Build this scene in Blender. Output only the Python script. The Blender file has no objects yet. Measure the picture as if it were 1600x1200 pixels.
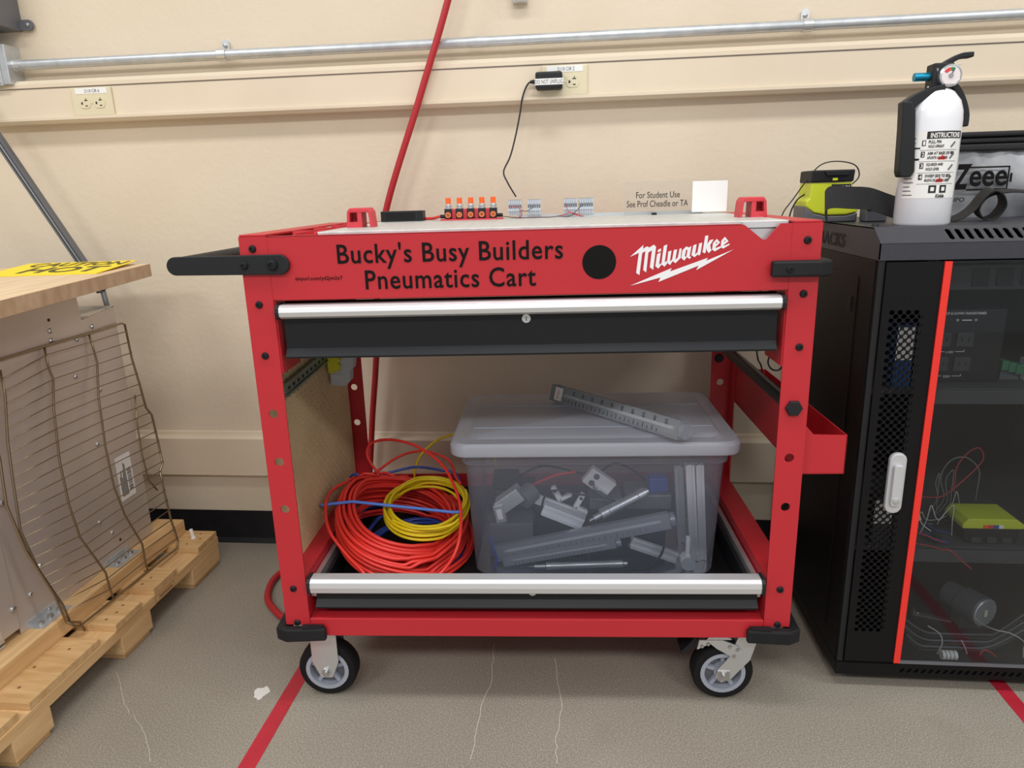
import bpy, bmesh, math, random
import numpy as np
from mathutils import Vector, Matrix
random.seed(7)
R = math.radians
sc = bpy.context.scene
col = sc.collection
# ------------------------------------------------------------------ camera
F, CAM = 1104.9, np.array([.0526, -1.9476, 1.0411])
YAW, PITCH, ROLL = -.1067, -.2618, -.0285
CX0, CY0, CROT = -.0526, -.697, .0505            # cart position on the floor
def _axes():
    cy, sy, cp, sp, cr, sr = math.cos(YAW), math.sin(YAW), math.cos(PITCH), math.sin(PITCH), math.cos(ROLL), math.sin(ROLL)
    f = np.array([sy*cp, cy*cp, sp]); r = np.array([cy, -sy, 0.]); u = np.cross(r, f)
    return f, cr*r+sr*u, -sr*r+cr*u
FW, RT, UP = _axes()
cd = bpy.data.cameras.new('camera'); cam = bpy.data.objects.new('camera', cd); col.objects.link(cam)
cam.matrix_world = Matrix(((RT[0], UP[0], -FW[0], CAM[0]), (RT[1], UP[1], -FW[1], CAM[1]), (RT[2], UP[2], -FW[2], CAM[2]), (0, 0, 0, 1)))
cd.sensor_width = 36; cd.lens = F/1600*36; cd.clip_start = .02
sc.camera = cam
# ------------------------------------------------------------------ light
sc.view_settings.view_transform = 'Standard'; sc.view_settings.look = 'None'
sc.view_settings.exposure = 0.0; sc.view_settings.gamma = 1; sc.view_settings.use_curve_mapping = False
w = bpy.data.worlds.new('world'); sc.world = w; w.use_nodes = True
w.node_tree.nodes['Background'].inputs[0].default_value = (1, .99, .975, 1)
w.node_tree.nodes['Background'].inputs[1].default_value = .51
def ceiling_lamp(x, y, sx, sy, power, z=2.9):
    l = bpy.data.lights.new('ceiling_light', 'AREA'); l.shape = 'RECTANGLE'; l.size = sx; l.size_y = sy; l.energy = power; l.color = (1, .99, .975)
    o = bpy.data.objects.new('ceiling_light', l); col.objects.link(o); o.location = (x, y, z)
for lx in (-1.9, .1, 2.1): ceiling_lamp(lx, -1.25, 1.2, .3, 18.5)
for lx in (-1.9, .1, 2.1): ceiling_lamp(lx, -3.6, 1.2, .5, 43)
# ------------------------------------------------------------------ helpers
def ray(u, v): return FW + RT*(u-800)/F - UP*(v-600)/F
def W3(u, v, ax, val):                      # photo pixel -> world point on the plane axis = val
    d = ray(u, v); t = (val-CAM[ax])/d[ax]; return CAM+t*d
def tocart(P):
    c, s = math.cos(CROT), math.sin(CROT); dx, dy = P[0]-CX0, P[1]-CY0
    return np.array([c*dx+s*dy, -s*dx+c*dy, P[2]])
def C3(u, v, ax, val):                      # the same in the cart's own frame
    o = tocart(CAM); d = tocart(CAM+ray(u, v))-o; t = (val-o[ax])/d[ax]; return o+t*d
def PL(u, v, P0, N):
    d = ray(u, v); t = np.dot(np.array(P0)-CAM, N)/np.dot(d, N); return CAM+t*d
def lin(c):
    return tuple(((x/255)/12.92 if x/255 <= .04045 else ((x/255+.055)/1.055)**2.4) for x in c)+(1,)
MATS = {}
def mat(name, rgb, rough=.5, metal=0., bump=0, bscale=200, rgb2=None, vscale=8, spec=.5, stretch=None, coat=0, detail=4, emit=0):
    m = bpy.data.materials.new(name); m.use_nodes = True; nt = m.node_tree; b = nt.nodes['Principled BSDF']
    b.inputs['Base Color'].default_value = lin(rgb); b.inputs['Roughness'].default_value = rough; b.inputs['Metallic'].default_value = metal
    b.inputs['Specular IOR Level'].default_value = spec; b.inputs['Coat Weight'].default_value = coat
    if emit: b.inputs['Emission Color'].default_value = lin(rgb); b.inputs['Emission Strength'].default_value = emit
    tc = nt.nodes.new('ShaderNodeTexCoord'); mp = nt.nodes.new('ShaderNodeMapping'); nt.links.new(tc.outputs['Object'], mp.inputs[0])
    if stretch: mp.inputs['Scale'].default_value = stretch
    if rgb2:
        n = nt.nodes.new('ShaderNodeTexNoise'); n.inputs['Scale'].default_value = vscale; n.inputs['Detail'].default_value = detail
        rp = nt.nodes.new('ShaderNodeValToRGB'); rp.color_ramp.elements[0].position = .35; rp.color_ramp.elements[1].position = .68
        rp.color_ramp.elements[0].color = lin(rgb); rp.color_ramp.elements[1].color = lin(rgb2)
        nt.links.new(mp.outputs[0], n.inputs[0]); nt.links.new(n.outputs[0], rp.inputs[0]); nt.links.new(rp.outputs[0], b.inputs['Base Color'])
    if bump:
        n = nt.nodes.new('ShaderNodeTexNoise'); n.inputs['Scale'].default_value = bscale; n.inputs['Detail'].default_value = 3
        bp = nt.nodes.new('ShaderNodeBump'); bp.inputs['Strength'].default_value = bump; bp.inputs['Distance'].default_value = .002
        nt.links.new(mp.outputs[0], n.inputs[0]); nt.links.new(n.outputs[0], bp.inputs['Height']); nt.links.new(bp.outputs[0], b.inputs['Normal'])
    MATS[name] = m; return m
def clear(name, tint, veil, veilf, rough=.15, glossf=.08):
    m = bpy.data.materials.new(name); m.use_nodes = True; nt = m.node_tree; nt.nodes.clear()
    o = nt.nodes.new('ShaderNodeOutputMaterial'); t = nt.nodes.new('ShaderNodeBsdfTransparent'); t.inputs[0].default_value = lin(tint)
    p = nt.nodes.new('ShaderNodeBsdfPrincipled'); p.inputs['Base Color'].default_value = lin(veil); p.inputs['Roughness'].default_value = .4
    g = nt.nodes.new('ShaderNodeBsdfGlossy'); g.inputs['Roughness'].default_value = rough
    fr = nt.nodes.new('ShaderNodeFresnel'); fr.inputs[0].default_value = 1.4
    a = nt.nodes.new('ShaderNodeMixShader'); a.inputs[0].default_value = veilf
    tl = nt.nodes.new('ShaderNodeBsdfTranslucent'); tl.inputs[0].default_value = lin(veil); ms = nt.nodes.new('ShaderNodeMixShader'); ms.inputs[0].default_value = .45
    nt.links.new(p.outputs[0], ms.inputs[1]); nt.links.new(tl.outputs[0], ms.inputs[2])
    nt.links.new(t.outputs[0], a.inputs[1]); nt.links.new(ms.outputs[0], a.inputs[2])
    mm = nt.nodes.new('ShaderNodeMath'); mm.operation = 'MULTIPLY'; mm.inputs[1].default_value = glossf*10; mm.use_clamp = True
    nt.links.new(fr.outputs[0], mm.inputs[0])
    c = nt.nodes.new('ShaderNodeMixShader'); nt.links.new(mm.outputs[0], c.inputs[0]); nt.links.new(a.outputs[0], c.inputs[1]); nt.links.new(g.outputs[0], c.inputs[2])
    nt.links.new(c.outputs[0], o.inputs[0]); MATS[name] = m; return m
# ---- mesh builder
class MB:
    def __init__(s): s.v = []; s.f = []
    def add(s, vs, fs):
        o = len(s.v); s.v += [tuple(float(c) for c in p) for p in vs]; s.f += [tuple(i+o for i in f) for f in fs]; return s
    def box(s, a, b):
        x0, y0, z0 = a; x1, y1, z1 = b
        return s.add([(x0,y0,z0),(x1,y0,z0),(x1,y1,z0),(x0,y1,z0),(x0,y0,z1),(x1,y0,z1),(x1,y1,z1),(x0,y1,z1)],
                     [(0,3,2,1),(4,5,6,7),(0,1,5,4),(1,2,6,5),(2,3,7,6),(3,0,4,7)])
    def obox(s, c, ax, ay, az, hx, hy, hz):      # oriented box
        c, ax, ay, az = [np.array(q, float) for q in (c, ax, ay, az)]
        ax, ay, az = ax/np.linalg.norm(ax), ay/np.linalg.norm(ay), az/np.linalg.norm(az)
        vs = [c+i*hx*ax+j*hy*ay+k*hz*az for k in (-1,1) for i, j in ((-1,-1),(1,-1),(1,1),(-1,1))]
        return s.add(vs, [(0,3,2,1),(4,5,6,7),(0,1,5,4),(1,2,6,5),(2,3,7,6),(3,0,4,7)])
    def bar(s, p, q, wd, th, up=(0,0,1)):        # box from p to q, th along up
        p, q, up = np.array(p, float), np.array(q, float), np.array(up, float)
        d = q-p; L = np.linalg.norm(d); d /= L; sd = np.cross(d, up); sd /= np.linalg.norm(sd); up = np.cross(sd, d)
        return s.obox((p+q)/2, d, sd, up, L/2, wd/2, th/2)
    def prism(s, pts, axis, d0, d1):             # polygon in the two other axes, extruded
        n = len(pts)
        def P(a, b, d): return [(d, a, b), (a, d, b), (a, b, d)][axis]
        vs = [P(a, b, d0) for a, b in pts]+[P(a, b, d1) for a, b in pts]
        return s.add(vs, [tuple(range(n))[::-1], tuple(range(n, 2*n))]+[(i, (i+1) % n, n+(i+1) % n, n+i) for i in range(n)])
    def cyl(s, p, q, r, n=16, r2=None, caps=True):
        return s.tube([p, q], r, n, r2=r2, caps=caps)
    def tube(s, pts, r, n=8, r2=None, caps=True, closed=False):
        P = [np.array(p, float) for p in pts]; m = len(P); rings = []; nrm = None
        for i in range(m):
            a = P[i-1] if (i or closed) else P[0]; b = P[(i+1) % m] if (i < m-1 or closed) else P[-1]
            t = b-a; t = t/(np.linalg.norm(t)+1e-12)
            if nrm is None:
                h = np.array([0, 0, 1.]) if abs(t[2]) < .9 else np.array([1., 0, 0]); nrm = np.cross(t, h)
            nrm = nrm-t*np.dot(nrm, t); nrm /= np.linalg.norm(nrm)+1e-12; bn = np.cross(t, nrm)
            rr = r if r2 is None else r+(r2-r)*i/(m-1)
            rings.append([P[i]+rr*(math.cos(2*math.pi*k/n)*nrm+math.sin(2*math.pi*k/n)*bn) for k in range(n)])
        fs = []
        for i in range(m if closed else m-1):
            j = (i+1) % m
            for k in range(n): fs.append((i*n+k, i*n+(k+1) % n, j*n+(k+1) % n, j*n+k))
        if caps and not closed: fs += [tuple(range(n))[::-1], tuple((m-1)*n+k for k in range(n))]
        return s.add([p for rg in rings for p in rg], fs)
    def lathe(s, prof, c, d, n=24):              # prof: (radius, height along d)
        c, d = np.array(c, float), np.array(d, float); d /= np.linalg.norm(d)
        h = np.array([0, 0, 1.]) if abs(d[2]) < .9 else np.array([1., 0, 0]); a = np.cross(d, h); a /= np.linalg.norm(a); b = np.cross(d, a)
        m = len(prof); vs = [c+d*z+r*(math.cos(2*math.pi*k/n)*a+math.sin(2*math.pi*k/n)*b) for r, z in prof for k in range(n)]
        fs = [(i*n+k, i*n+(k+1) % n, (i+1)*n+(k+1) % n, (i+1)*n+k) for i in range(m-1) for k in range(n)]
        if prof[0][0] > 1e-6: fs.append(tuple(range(n))[::-1])
        if prof[-1][0] > 1e-6: fs.append(tuple((m-1)*n+k for k in range(n)))
        return s.add(vs, fs)
    def ribbon(s, pts, wd, th, side):            # flat strap along pts
        P = [np.array(p, float) for p in pts]; sd = np.array(side, float); sd /= np.linalg.norm(sd); vs = []
        for i, p in enumerate(P):
            t = P[min(i+1, len(P)-1)]-P[max(i-1, 0)]; nn = np.cross(t, sd); nn /= np.linalg.norm(nn)+1e-9
            vs += [p-sd*wd/2-nn*th/2, p+sd*wd/2-nn*th/2, p+sd*wd/2+nn*th/2, p-sd*wd/2+nn*th/2]
        fs = [(4*i+k, 4*i+(k+1) % 4, 4*i+4+(k+1) % 4, 4*i+4+k) for i in range(len(P)-1) for k in range(4)]
        n = len(P); return s.add(vs, fs+[(3,2,1,0), (4*n-4,4*n-3,4*n-2,4*n-1)])
    def mesh(s, name='mesh'):
        me = bpy.data.meshes.new(name); me.from_pydata(s.v, [], s.f); me.update()
        bm = bmesh.new(); bm.from_mesh(me); bmesh.ops.recalc_face_normals(bm, faces=bm.faces); bm.to_mesh(me); bm.free(); return me
    def build(s, name, m, parent=None, world=False, smooth=False, bevel=0, solid=0):
        if world and parent:
            rt = parent
            while rt.parent: rt = rt.parent
            M = Matrix.LocRotScale(rt.location, rt.rotation_euler, None).inverted(); s.v = [tuple(M @ Vector(p)) for p in s.v]
        return link(name, s.mesh(name), m, parent, smooth, bevel, solid)
def link(name, me, m, parent=None, smooth=False, bevel=0, solid=0, loc=None, rot=None):
    o = bpy.data.objects.new(name, me); col.objects.link(o)
    if m is not None and not me.materials: me.materials.append(MATS[m] if isinstance(m, str) else m)
    if parent: o.parent = parent
    if loc is not None: o.location = loc
    if rot is not None: o.rotation_euler = rot
    if smooth:
        for p in me.polygons: p.use_smooth = True
        if smooth == 'auto':
            bm = bmesh.new(); bm.from_mesh(me)
            for e in bm.edges:
                if len(e.link_faces) == 2 and e.calc_face_angle() > R(38): e.smooth = False
            bm.to_mesh(me); bm.free()
    if bevel:
        b = o.modifiers.new('bevel', 'BEVEL'); b.width = bevel; b.segments = 2; b.limit_method = 'ANGLE'
    if solid:
        d = o.modifiers.new('solid', 'SOLIDIFY'); d.thickness = solid; d.offset = 0
    return o
def tag(o, label, cat=None, group=None, kind=None):
    o['label'] = label
    if cat: o['category'] = cat
    if group: o['group'] = group
    if kind: o['kind'] = kind
    return o
def thing(name, label, cat, loc=(0,0,0), rz=0, group=None):
    o = bpy.data.objects.new(name, None); col.objects.link(o); o.empty_display_size = .05
    o.location = tuple(float(c) for c in loc); o.rotation_euler = (0, 0, rz); return tag(o, label, cat, group)
def tomesh(cu, name):
    o = bpy.data.objects.new('tmp', cu); col.objects.link(o); bpy.context.view_layer.update()
    me = bpy.data.meshes.new_from_object(o.evaluated_get(bpy.context.evaluated_depsgraph_get()))
    bpy.data.objects.remove(o); me.name = name; me.materials.clear(); return me
def xform(me, org, ax, ay, az):
    M = Matrix(((ax[0],ay[0],az[0],org[0]),(ax[1],ay[1],az[1],org[1]),(ax[2],ay[2],az[2],org[2]),(0,0,0,1))); me.transform(M); return me
XZ = ((1,0,0), (0,0,1), (0,-1,0))                # drawn facing -y
def plate(name, outer, holes, t, m, parent, org=(0,0,0), ax=XZ, bevel=0):
    """sheet with real holes; outer/holes are 2-D loops"""
    cu = bpy.data.curves.new(name, 'CURVE'); cu.dimensions = '2D'; cu.fill_mode = 'BOTH'; cu.extrude = t/2
    for lp in [outer]+list(holes):
        sp = cu.splines.new('POLY'); sp.points.add(len(lp)-1); sp.use_cyclic_u = True
        for i, (a, b) in enumerate(lp): sp.points[i].co = (a, b, 0, 1)
    me = xform(tomesh(cu, name), org, *ax); bpy.data.curves.remove(cu)
    return link(name, me, m, parent, bevel=bevel)
def circ(x, y, r, n=14, a0=0): return [(x+r*math.cos(a0+2*math.pi*k/n), y+r*math.sin(a0+2*math.pi*k/n)) for k in range(n)]
def rect(a, b, c, d): return [(a, b), (c, b), (c, d), (a, d)]
def rrect(x0, y0, x1, y1, r, n=5):
    o = []
    for cx, cy, a in ((x1-r, y0+r, -90), (x1-r, y1-r, 0), (x0+r, y1-r, 90), (x0+r, y0+r, 180)):
        o += [(cx+r*math.cos(R(a+90*k/n)), cy+r*math.sin(R(a+90*k/n))) for k in range(n+1)]
    return o
def text(name, s, m, parent, org, wd, ht, ax=XZ, bold=.0, shear=0, t=.0004, wrap=None, sp=1.0):
    """lettering fitted into wd x ht with its lower-left corner at org"""
    cu = bpy.data.curves.new(name, 'FONT'); cu.body = s; cu.offset = bold; cu.shear = shear; cu.extrude = .001; cu.resolution_u = 3; cu.space_character = sp
    me = tomesh(cu, name); bpy.data.curves.remove(cu)
    xs = [v.co.x for v in me.vertices]; ys = [v.co.y for v in me.vertices]; x0, x1, y0, y1 = min(xs), max(xs), min(ys), max(ys)
    for v in me.vertices:
        v.co.x = (v.co.x-x0)/(x1-x0)*wd; v.co.y = (v.co.y-y0)/(y1-y0)*ht; v.co.z = t if v.co.z > 0 else 0
        if wrap:                                  # wrap = (radius, start angle)
            a = wrap[1]+v.co.x/wrap[0]; rr = wrap[0]+v.co.z; v.co = (rr*math.sin(a), v.co.y, rr*math.cos(a))
    xform(me, org, *ax); return link(name, me, m, parent)
def flat(name, loops, m, parent, org, ax=XZ, t=.0005):
    return plate(name, loops[0], loops[1:], t, m, parent, org, ax)
def bez(pts, n=10, closed=False):                 # Catmull-Rom through the points
    P = [np.array(p, float) for p in pts]; m = len(P); out = []
    for i in range(m if closed else m-1):
        a, b, c, d = (P[(i-1) % m] if closed or i else P[0]), P[i], P[(i+1) % m], (P[(i+2) % m] if closed or i+2 < m else P[-1])
        for k in range(n):
            t = k/n; out.append(.5*(2*b+(c-a)*t+(2*a-5*b+4*c-d)*t*t+(3*b-a-3*c+d)*t**3))
    if not closed: out.append(P[-1])
    return out
_shared = {}
def shared(key, fn):
    if key not in _shared: _shared[key] = fn().mesh(key)
    return _shared[key]
# ------------------------------------------------------------------ materials
mat('wall_paint', (227,213,191), .6, bump=.5, bscale=60, rgb2=(222,207,184), vscale=3, spec=.3)
mat('trim_paint', (229,214,191), .42, rgb2=(224,208,184), vscale=5)
mat('red_paint', (192,40,50), .42, rgb2=(187,38,48), vscale=3, bump=.08, bscale=700)
mat('red_plastic', (205,58,68), .5)
mat('hose_red', (178,34,42), .45)
mat('tube_red', (232,58,50), .35); mat('tube_yellow', (238,208,30), .35); mat('tube_blue', (58,84,170), .35); mat('tube_lightblue', (88,130,220), .35)
mat('black_paint', (27,29,33), .38, spec=.3); mat('black_plastic', (29,31,34), .5, spec=.35); mat('rubber', (20,20,22), .6, spec=.25); mat('black_rub', (24,25,28), .55, rgb2=(31,31,34), vscale=20, spec=.3)
mat('rack_black', (15,15,17), .45, bump=.25, bscale=900, spec=.22); mat('rack_top_sheen', (44,46,54), .36, bump=.5, bscale=1500, rgb2=(58,60,70), vscale=900); mat('rack_inside_lit', (66,67,70), .6)  # top colour carries a painted sheen; inside colour lightened in place of light
mat('vinyl_black', (12,9,9), .6, spec=.2); mat('vinyl_white', (240,240,244), .5)
mat('alu', (215,217,220), .3, .85, rgb2=(200,203,207), vscale=30, stretch=(1,40,40)); mat('alu_satin', (225,227,230), .38, .6)
mat('alu_plate', (205,210,210), .42, .5, rgb2=(225,228,226), vscale=60)
mat('galv', (205,209,212), .38, .6, rgb2=(190,195,199), vscale=40); mat('zinc', (212,215,216), .32, .75)
mat('steel', (214,206,199), .44, .5, rgb2=(196,187,180), vscale=4, stretch=(1,1,.6)); mat('steel_wire', (150,135,112), .3, .9); mat('screw', (190,190,190), .3, .9)
mat('grey_box', (110,112,118), .45, .3); mat('grey_plastic', (150,152,155), .5); mat('lt_grey', (185,190,198), .45); mat('rim_grey', (160,165,178), .45)
mat('wood_block', (226,202,168), .55, rgb2=(212,182,145), vscale=6, stretch=(12,1,12), detail=6)
mat('wood_end', (196,168,138), .6, rgb2=(176,145,114), vscale=26, stretch=(1,1.5,.7), detail=6)
mat('pine', (222,186,136), .6, rgb2=(203,163,112), vscale=5, stretch=(14,1,14), detail=6); mat('pine_y', (214,178,128), .62, rgb2=(194,153,102), vscale=5, stretch=(2,14,14), detail=6); mat('knot', (130,90,55), .7)
mat('ivory', (224,214,182), .4); mat('label_white', (240,240,238), .5); mat('ink', (30,30,32), .6); mat('ink_grey', (95,95,98), .6)
mat('yellow_paper', (250,222,40), .5); mat('ink_olive', (84,78,30), .6)
mat('peg_hole_shade', (70,56,42), .8); mat('peg', (214,190,150), .6, rgb2=(204,178,138), vscale=10); mat('lime', (205,218,50), .45); mat('orange', (250,100,30), .4); mat('copper_o', (225,125,75), .4)
mat('din', (135,150,140), .35, .7); mat('term_grey', (178,186,196), .5); mat('term_yellow', (200,200,40), .5)
mat('white_enamel', (240,242,248), .22, coat=.4); mat('blue_anod', (30,140,175), .3, .7); mat('gauge_face', (232,225,225), .4); mat('flame', (225,60,60), .5)
mat('bag_silver', (176,178,182), .4, .25, rgb2=(120,122,126), vscale=9, bump=.4, bscale=25); mat('webbing', (32,32,34), .7, bump=.5, bscale=500)
mat('tape_red', (186,40,58), .45, rgb2=(170,34,50), vscale=12); mat('wire_red', (200,50,60), .45); mat('wire_white', (215,215,215), .45); mat('wire_black', (28,28,30), .5); mat('pcb', (40,80,140), .5); mat('pcb_green', (60,130,90), .5)
mat('door_red', (238,52,42), .4); mat('chrome', (220,222,225), .15, .9); mat('handle_grey', (205,208,212), .35, .3)
clear('glass_haze', (236,238,240), (120,124,128), .05, .03, .06); clear('bin_plastic', (248,250,255), (206,216,238), .22, .25, .05); clear('lid_plastic', (244,247,254), (226,232,246), .76, .3, .06)  # door glass: its grey veil is a painted haze
clear('acrylic', (252,253,253), (235,238,242), .04, .05, .03); clear('acrylic_bin', (240,244,248), (232,236,244), .40, .1, .06)
def floor_material():
    m = bpy.data.materials.new('concrete'); m.use_nodes = True; nt = m.node_tree; b = nt.nodes['Principled BSDF']; b.inputs['Roughness'].default_value = .6
    tc = nt.nodes.new('ShaderNodeTexCoord')
    def noise(s, d=6):
        n = nt.nodes.new('ShaderNodeTexNoise'); n.inputs['Scale'].default_value = s; n.inputs['Detail'].default_value = d; nt.links.new(tc.outputs['Object'], n.inputs[0]); return n
    def ramp(src, stops):
        r = nt.nodes.new('ShaderNodeValToRGB'); e = r.color_ramp.elements
        while len(e) < len(stops): e.new(.5)
        for q, (p, c) in zip(e, stops): q.position = p; q.color = lin(c)
        nt.links.new(src, r.inputs[0]); return r
    def mix(f, a, c, mode='MIX'):
        x = nt.nodes.new('ShaderNodeMix'); x.data_type = 'RGBA'; x.blend_type = mode
        if isinstance(f, float): x.inputs[0].default_value = f
        else: nt.links.new(f, x.inputs[0])
        nt.links.new(a, x.inputs[6])
        if isinstance(c, tuple): x.inputs[7].default_value = c
        else: nt.links.new(c, x.inputs[7])
        return x.outputs[2]
    base = ramp(noise(2.2).outputs[0], [(.3, (134,126,115)), (.7, (154,147,135))])
    fine = ramp(noise(330, 6).outputs[0], [(.32, (94,88,78)), (.5, (148,141,128)), (.70, (202,195,182))])
    c = mix(.45, base.outputs[0], fine.outputs[0])
    vo = nt.nodes.new('ShaderNodeTexVoronoi'); vo.inputs['Scale'].default_value = 85; nt.links.new(tc.outputs['Object'], vo.inputs[0])
    sp = ramp(vo.outputs['Distance'], [(.0, (255,255,255)), (.13, (0,0,0))]); n2 = ramp(noise(14, 2).outputs[0], [(.52, (0,0,0)), (.62, (255,255,255))])
    c = mix(mix(1.0, sp.outputs[0], n2.outputs[0], 'MULTIPLY'), c, lin((216,208,196)))
    st = ramp(noise(5, 3).outputs[0], [(.62, (0,0,0)), (.75, (120,120,120))]); c = mix(st.outputs[0], c, lin((118,106,92)))
    nt.links.new(c, b.inputs['Base Color'])
    bp = nt.nodes.new('ShaderNodeBump'); bp.inputs['Strength'].default_value = .18; bp.inputs['Distance'].default_value = .001; nt.links.new(noise(420, 4).outputs[0], bp.inputs['Height']); nt.links.new(bp.outputs[0], b.inputs['Normal'])
    MATS['concrete'] = m
floor_material()
# ------------------------------------------------------------------ the setting
X0, X1 = -3.2, 3.2
def struct(o, label): return tag(o, label, None, None, 'structure')
struct(MB().box((X0, -4.5, -.05), (X1, .1, 0)).build('floor', 'concrete'), 'speckled grey concrete floor with hairline cracks')
struct(MB().box((X0, 0, 0), (X1, .1, 2.9)).build('wall_back', 'wall_paint'), 'cream painted wall with a lightly textured surface')
bb = MB().prism([(0,0), (-.014,0), (-.010,.006), (-.004,.014), (-.003,.105), (0,.106)], 0, X0, X1).build('baseboard_back', 'black_rub'); struct(bb, 'black rubber cove baseboard along the cream wall')
struct(MB().prism([(0,.233), (-.022,.233), (-.022,.350), (-.016,.357), (-.006,.357), (-.004,.368), (0,.370)], 0, X0, X1).build('trim_1', 'trim_paint'), 'cream painted low raceway running along the wall above the baseboard')
rwy = MB().prism([(0,1.262), (-.036,1.262), (-.046,1.270), (-.046,1.277), (-.040,1.279), (-.040,1.351), (-.043,1.353), (-.043,1.362), (-.034,1.372), (0,1.374)], 0, X0, X1).build('trim_2', 'trim_paint'); struct(rwy, 'cream painted surface raceway carrying the outlets along the wall')
MB().box((X0, -.0415, 1.3505), (X1, -.0395, 1.3518)).build('seam', 'ink_grey', rwy)
# hairline cracks and paint blot on the floor
def crack(pix, wd=.0012):
    P = [W3(u, v, 2, .0004) for u, v in pix]; Q = []
    for a, b in zip(P[:-1], P[1:]):
        for k in range(6):
            p = a+(b-a)*k/6; Q.append(p+np.array([random.uniform(-.003,.003), random.uniform(-.003,.003), 0]))
    return Q
flr = bpy.data.objects['floor']
mat('crack_line', (196,188,174), .7); mat('paint_blot', (222,220,214), .6)
for pix in ([(183,1048),(200,1110),(225,1140),(240,1200)], [(772,1005),(768,1060),(745,1130),(735,1200)], [(866,1030),(880,1100),(868,1160),(872,1200)]):
    q = crack(pix); MB().ribbon(q, .0016, .0004, (1,0,0)).build('crack', 'crack_line', flr)
c = W3(408, 1083, 2, 0); MB().add([(c[0]+(.016+.004*math.sin(3*a))*math.cos(a), c[1]+(.02+.004*math.cos(5*a))*math.sin(a), .0005) for a in [k*math.pi/9 for k in range(18)]], [tuple(range(18))]).build('paint_blot', 'paint_blot', flr)
def tape(u0, lab, x0, x1, ya, yb):
    tag(MB().box((x0, ya, 0), (x1, yb, .0006)).build('floor_tape', 'tape_red'), lab, 'tape')
tape(0, 'strip of red floor tape running under the red cart beside its fixed caster', -.607, -.573, -1.6, -.02)
tape(0, 'strip of red floor tape running under the black server cabinet', .918, .95, -1.6, -.02)
# ------------------------------------------------------------------ conduit, boxes, outlets
cz0 = W3(40, 100, 1, -.03); cz1 = W3(1600, 24, 1, -.03)
ct = thing('conduit', 'long galvanised metal conduit pipe strapped to the wall above the raceway', 'conduit', (0, -.03, float((cz0[2]+cz1[2])/2)))
zc = ct.location.z; slope = 0
MB().cyl((-1.46, 0, 0), (X1, 0, 0), .0125, 20).build('pipe', 'galv', ct, smooth='auto')
for u, v in ((347, 78), (1262, 31)):
    x = W3(u, v, 1, -.03)[0]
    st = MB().lathe([(.0145,-.011),(.0155,-.011),(.0155,.011),(.0145,.011)], (x,0,0), (1,0,0), 20).box((x-.010, .022, .0), (x+.010, .029, .034)).cyl((x,.024,.032),(x,.03,.032),.010).build('pipe_strap', 'zinc', ct)
    MB().lathe([(0,.006),(.005,.005),(.0055,0)], (x, .022, .026), (0,-1,0), 10).build('screw', 'screw', st)
x = W3(735, 63, 1, -.03)[0]; MB().cyl((x-.002,0,0),(x+.03,0,0),.0133,20).build('coupling', 'galv', ct, smooth='auto')
MB().lathe([(.016,0),(.016,.006),(.0145,.007),(.0145,.016),(.016,.017),(.016,.022)], (-1.475,0,0), (1,0,0), 12).build('connector', 'zinc', ct)
a = W3(48, 132, 1, -.05); zb = zc-.035
jb = thing('junction_box', 'square galvanised steel junction box at the end of the conduit', 'electrical box', (-1.53, 0, zc))
MB().box((-.05,-.055,-.05),(.055,0,.05)).build('body', 'galv', jb, bevel=.002)
MB().box((-.058,-.058,-.053),(.035,-.055,.053)).build('cover', 'zinc', jb, bevel=.0015)
for dx, dz in ((.025,-.044),(-.045,.044)): MB().lathe([(0,.003),(.004,.002),(.0045,0)], (dx,-.058,dz), (0,-1,0), 10).build('screw', 'screw', jb)
MB().lathe([(.012,0),(.012,.001)], (.055,-.028,.028), (1,0,0), 16).build('knockout', 'galv', jb)
gx = W3(22, 40, 1, -.05)
gb = thing('switch_enclosure', 'dark grey electrical enclosure with a screw tab, above the junction box', 'electrical box', (float(gx[0])-.14, 0, float(gx[2])))
MB().box((-.12,-.10,-.005),(.125,0,.3)).build('body', 'grey_box', gb, bevel=.003)
tb = MB().prism(rrect(.12,-.004,.163,.022,.0125), 1, -.012, -.006).build('mounting_tab', 'grey_box', gb); MB().lathe([(0,.005),(.005,.004),(.006,0)], (.150,-.012,.009), (0,-1,0), 10).build('screw', 'screw', tb)
MB().tube(bez([(.05,-.03,0),(.054,-.03,-.012),(.05,-.03,-.026)],6), .012, 12).build('flex_fitting', 'zinc', gb, smooth='auto')
fc = W3(812, 4, 1, -.02); ff = thing('wall_clip', 'small metal clip fixed to the wall above the conduit', 'clip', (float(fc[0]), 0, float(fc[2])))
MB().box((-.020,-.03,0),(.020,0,.05)).build('body', 'zinc', ff, bevel=.004); MB().box((-.012,-.032,.004),(.012,-.029,.05)).build('insert', 'chrome', ff)
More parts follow.
